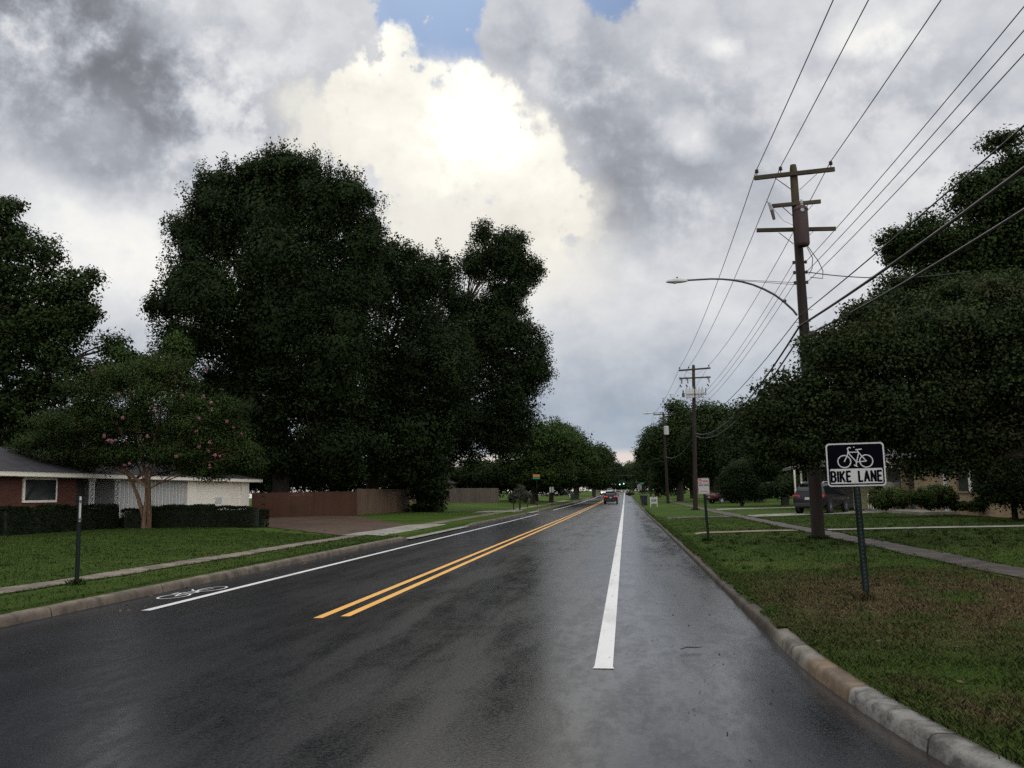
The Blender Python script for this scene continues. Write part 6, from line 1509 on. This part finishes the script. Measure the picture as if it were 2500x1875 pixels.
# far tan house by that fence
fx, fy = -26.4, 123.0
fh = thing('brick_house', 'far buff brick house wall glimpsed past the ivy clad trunk', 'house', (fx, fy, GZ(fx, fy)-.05))
mb = MB(); mb.box(-5, 1.9, -2.4, 7, 0, 2.7); mb.build('wall', BRICK_BUFF, fh); mb = MB(); mb.box(-1.7, -1.0, -2.44, -2.38, 1.0, 2.2); mb.build('window', WHITEPAINT, fh)
mb = MB(); mb.add([(-5.5, -3, 2.7), (2.4, -3, 2.7), (2.4, 7.5, 2.7), (-5.5, 7.5, 2.7), (-1.5, .5, 4.4), (-1.5, 4, 4.4)], [(0, 1, 4), (1, 2, 5, 4), (2, 3, 5), (3, 0, 4, 5), (3, 2, 1, 0)]); mb.build('roof', SHINGLE, fh)
# tan brick house on the right
RX = 16.0
rz_ = GZ(16.5, 46)-.05
hr = thing('brick_house', 'tan brick house with white porch post and grey roof behind the right oak', 'house', (RX, 46, rz_))
def K(x, y, z): return (x-RX, y-46, z-rz_)
def rbox(name, x0, x1, y0, y1, z0, z1, mat, parent=None, bevel=0.0):
    mb = MB(); a, b = K(x0, y0, z0), K(x1, y1, z1); mb.box(a[0], b[0], a[1], b[1], a[2], b[2]); return mb.build(name, mat, parent or hr, bevel=bevel)
RE = 2.85
def ry(px): return float(atx(px, 1180, RX)[1])
yw0, yw1 = ry(2392), ry(2335)       # wide window
yd0, yd1 = ry(2232), ry(2200)       # door bay
rbox('wall', RX, RX+9, 28, yw0, rz_, RE, BRICK_TAN); rbox('wall', RX, RX+9, yw1, yd0, rz_, RE, BRICK_TAN); rbox('wall', RX, RX+9, yd1, 53.6, rz_, RE, BRICK_TAN)
rbox('wall', RX+.02, RX+.3, yw0, yw1, rz_, 1.12, BRICK_TAN); rbox('sill', RX-.06, RX+.02, yw0-.05, yw1+.05, 1.12, 1.20, BRICK_BUFF)
w_ = rbox('window', RX+.10, RX+.2, yw0, yw1, 1.20, RE, flat('dark_window_frame', (.07, .07, .07), .5))
ymid = yw0+(yw1-yw0)*.46
rbox('mullion', RX+.04, RX+.11, ymid-.14, ymid+.14, 1.20, RE, WHITEPAINT, w_)
for a, b in ((yw0+.08, ymid-.2), (ymid+.2, yw1-.08)):
    rbox('pane', RX+.07, RX+.10, a, b, 1.26, 1.92, WGLASS, w_); rbox('pane', RX+.075, RX+.10, a, b, 1.98, RE-.08, WGLASS, w_)
dr2 = rbox('door', RX+.35, RX+.45, yd0, yd1, rz_+.2, RE, flat('grey_green_door', (.16, .19, .18), .5)); rbox('pane', RX+.33, RX+.35, yd0+.25, yd1-.25, 1.0, 2.3, WGLASS, dr2)
rbox('porch_floor', RX-1.7, RX, ry(2330), ry(2180), rz_, rz_+.2, CONC)
yp = ry(2310); rbox('porch_post', RX-.10, RX+.02, yp-.12, yp+.12, rz_, RE, flat('pale_blue_white_post', (.52, .60, .62), .5), bevel=.01)
ral = rbox('railing', RX-1.7, RX-1.64, ry(2245), ry(2188), 1.02, 1.08, WHITEPAINT)
for k in range(9):
    yk = ry(2245)+(ry(2188)-ry(2245))*k/8; rbox('baluster', RX-1.69, RX-1.65, yk-.02, yk+.02, rz_+.2, 1.02, WHITEPAINT, ral)
rbox('fascia', RX-.66, RX-.60, 27, 54.3, RE+.02, RE+.20, WHITEPAINT); rbox('soffit', RX-.60, RX, 27, 54.2, RE, RE+.04, WHITEPAINT)
mb = MB(); c = [K(RX-.70, 26.5, RE+.20), K(RX-.70, 54.5, RE+.20), K(RX+9.7, 54.5, RE+.20), K(RX+9.7, 26.5, RE+.20)]
mb.add(c+[K(RX+4.5, 31.7, 4.7), K(RX+4.5, 49.3, 4.7)], [(0, 1, 5, 4), (1, 2, 5), (2, 3, 4, 5), (3, 0, 4), (3, 2, 1, 0)]); mb.build('roof', SHINGLE_B, hr)
# taupe carport wing beyond, its thin white posts and low side wall
rbox('carport_wall', 14.6, 15.9, 53.7, 53.9, rz_, 1.75, TAUPE); rbox('carport_wall', 14.4, 14.6, 50.6, 53.9, rz_, 1.75, TAUPE)
for px, Y in ((1941, 60.5), (1957, 61.5), (1980, 62.5)):
    p = at(px, 1180, Y); rbox('carport_post', p[0]-.05, p[0]+.05, Y-.05, Y+.05, rz_, 2.72, WHITEPAINT)
rbox('carport_back_wall', 13.2, 20, 66, 66.2, rz_, 2.7, DARKWALL); bw = rbox('yellow_wall', 14.6, 16.8, 59.0, 59.2, rz_, 2.7, flat('pale_yellow_boards', (.50, .45, .25), .6))
mb = MB(); c = [K(11.6, 54.7, 2.95), K(11.6, 67, 2.95), K(22, 67, 2.95), K(22, 54.7, 2.95)]
mb.add(c+[K(15.6, 58.7, 4.1), K(15.6, 63, 4.1)], [(0, 1, 5, 4), (1, 2, 5), (2, 3, 4, 5), (3, 0, 4), (3, 2, 1, 0)]); mb.build('carport_roof', SHINGLE_B, hr)
rbox('carport_fascia', 11.64, 11.70, 54.8, 67, 2.80, 2.94, TAUPE); rbox('carport_fascia', 11.7, 20, 54.8, 54.86, 2.78, 2.94, TAUPE)
# low white building and lot seen under the far left trees
wx, wy = -21.0, 232.0
wh = thing('white_building', 'pale low building glimpsed beneath the trees at far left', 'house', (wx, wy, GZ(wx, wy)-.05))
mb = MB(); mb.box(-5, 6, 0, 8, 0, 3.0); mb.build('wall', flat('pale_far_wall', (.50, .47, .44), .7), wh); mb = MB(); mb.box(-5.5, 6.5, -.6, 8.5, 3.0, 3.5); mb.build('roof', flat('red_brown_far_roof', (.20, .07, .05), .7), wh)
for x in (-3.5, .4, 3.2): mb = MB(); mb.box(x, x+1.6, -.05, 0, .9, 2.3); mb.build('window', WGLASS, wh)
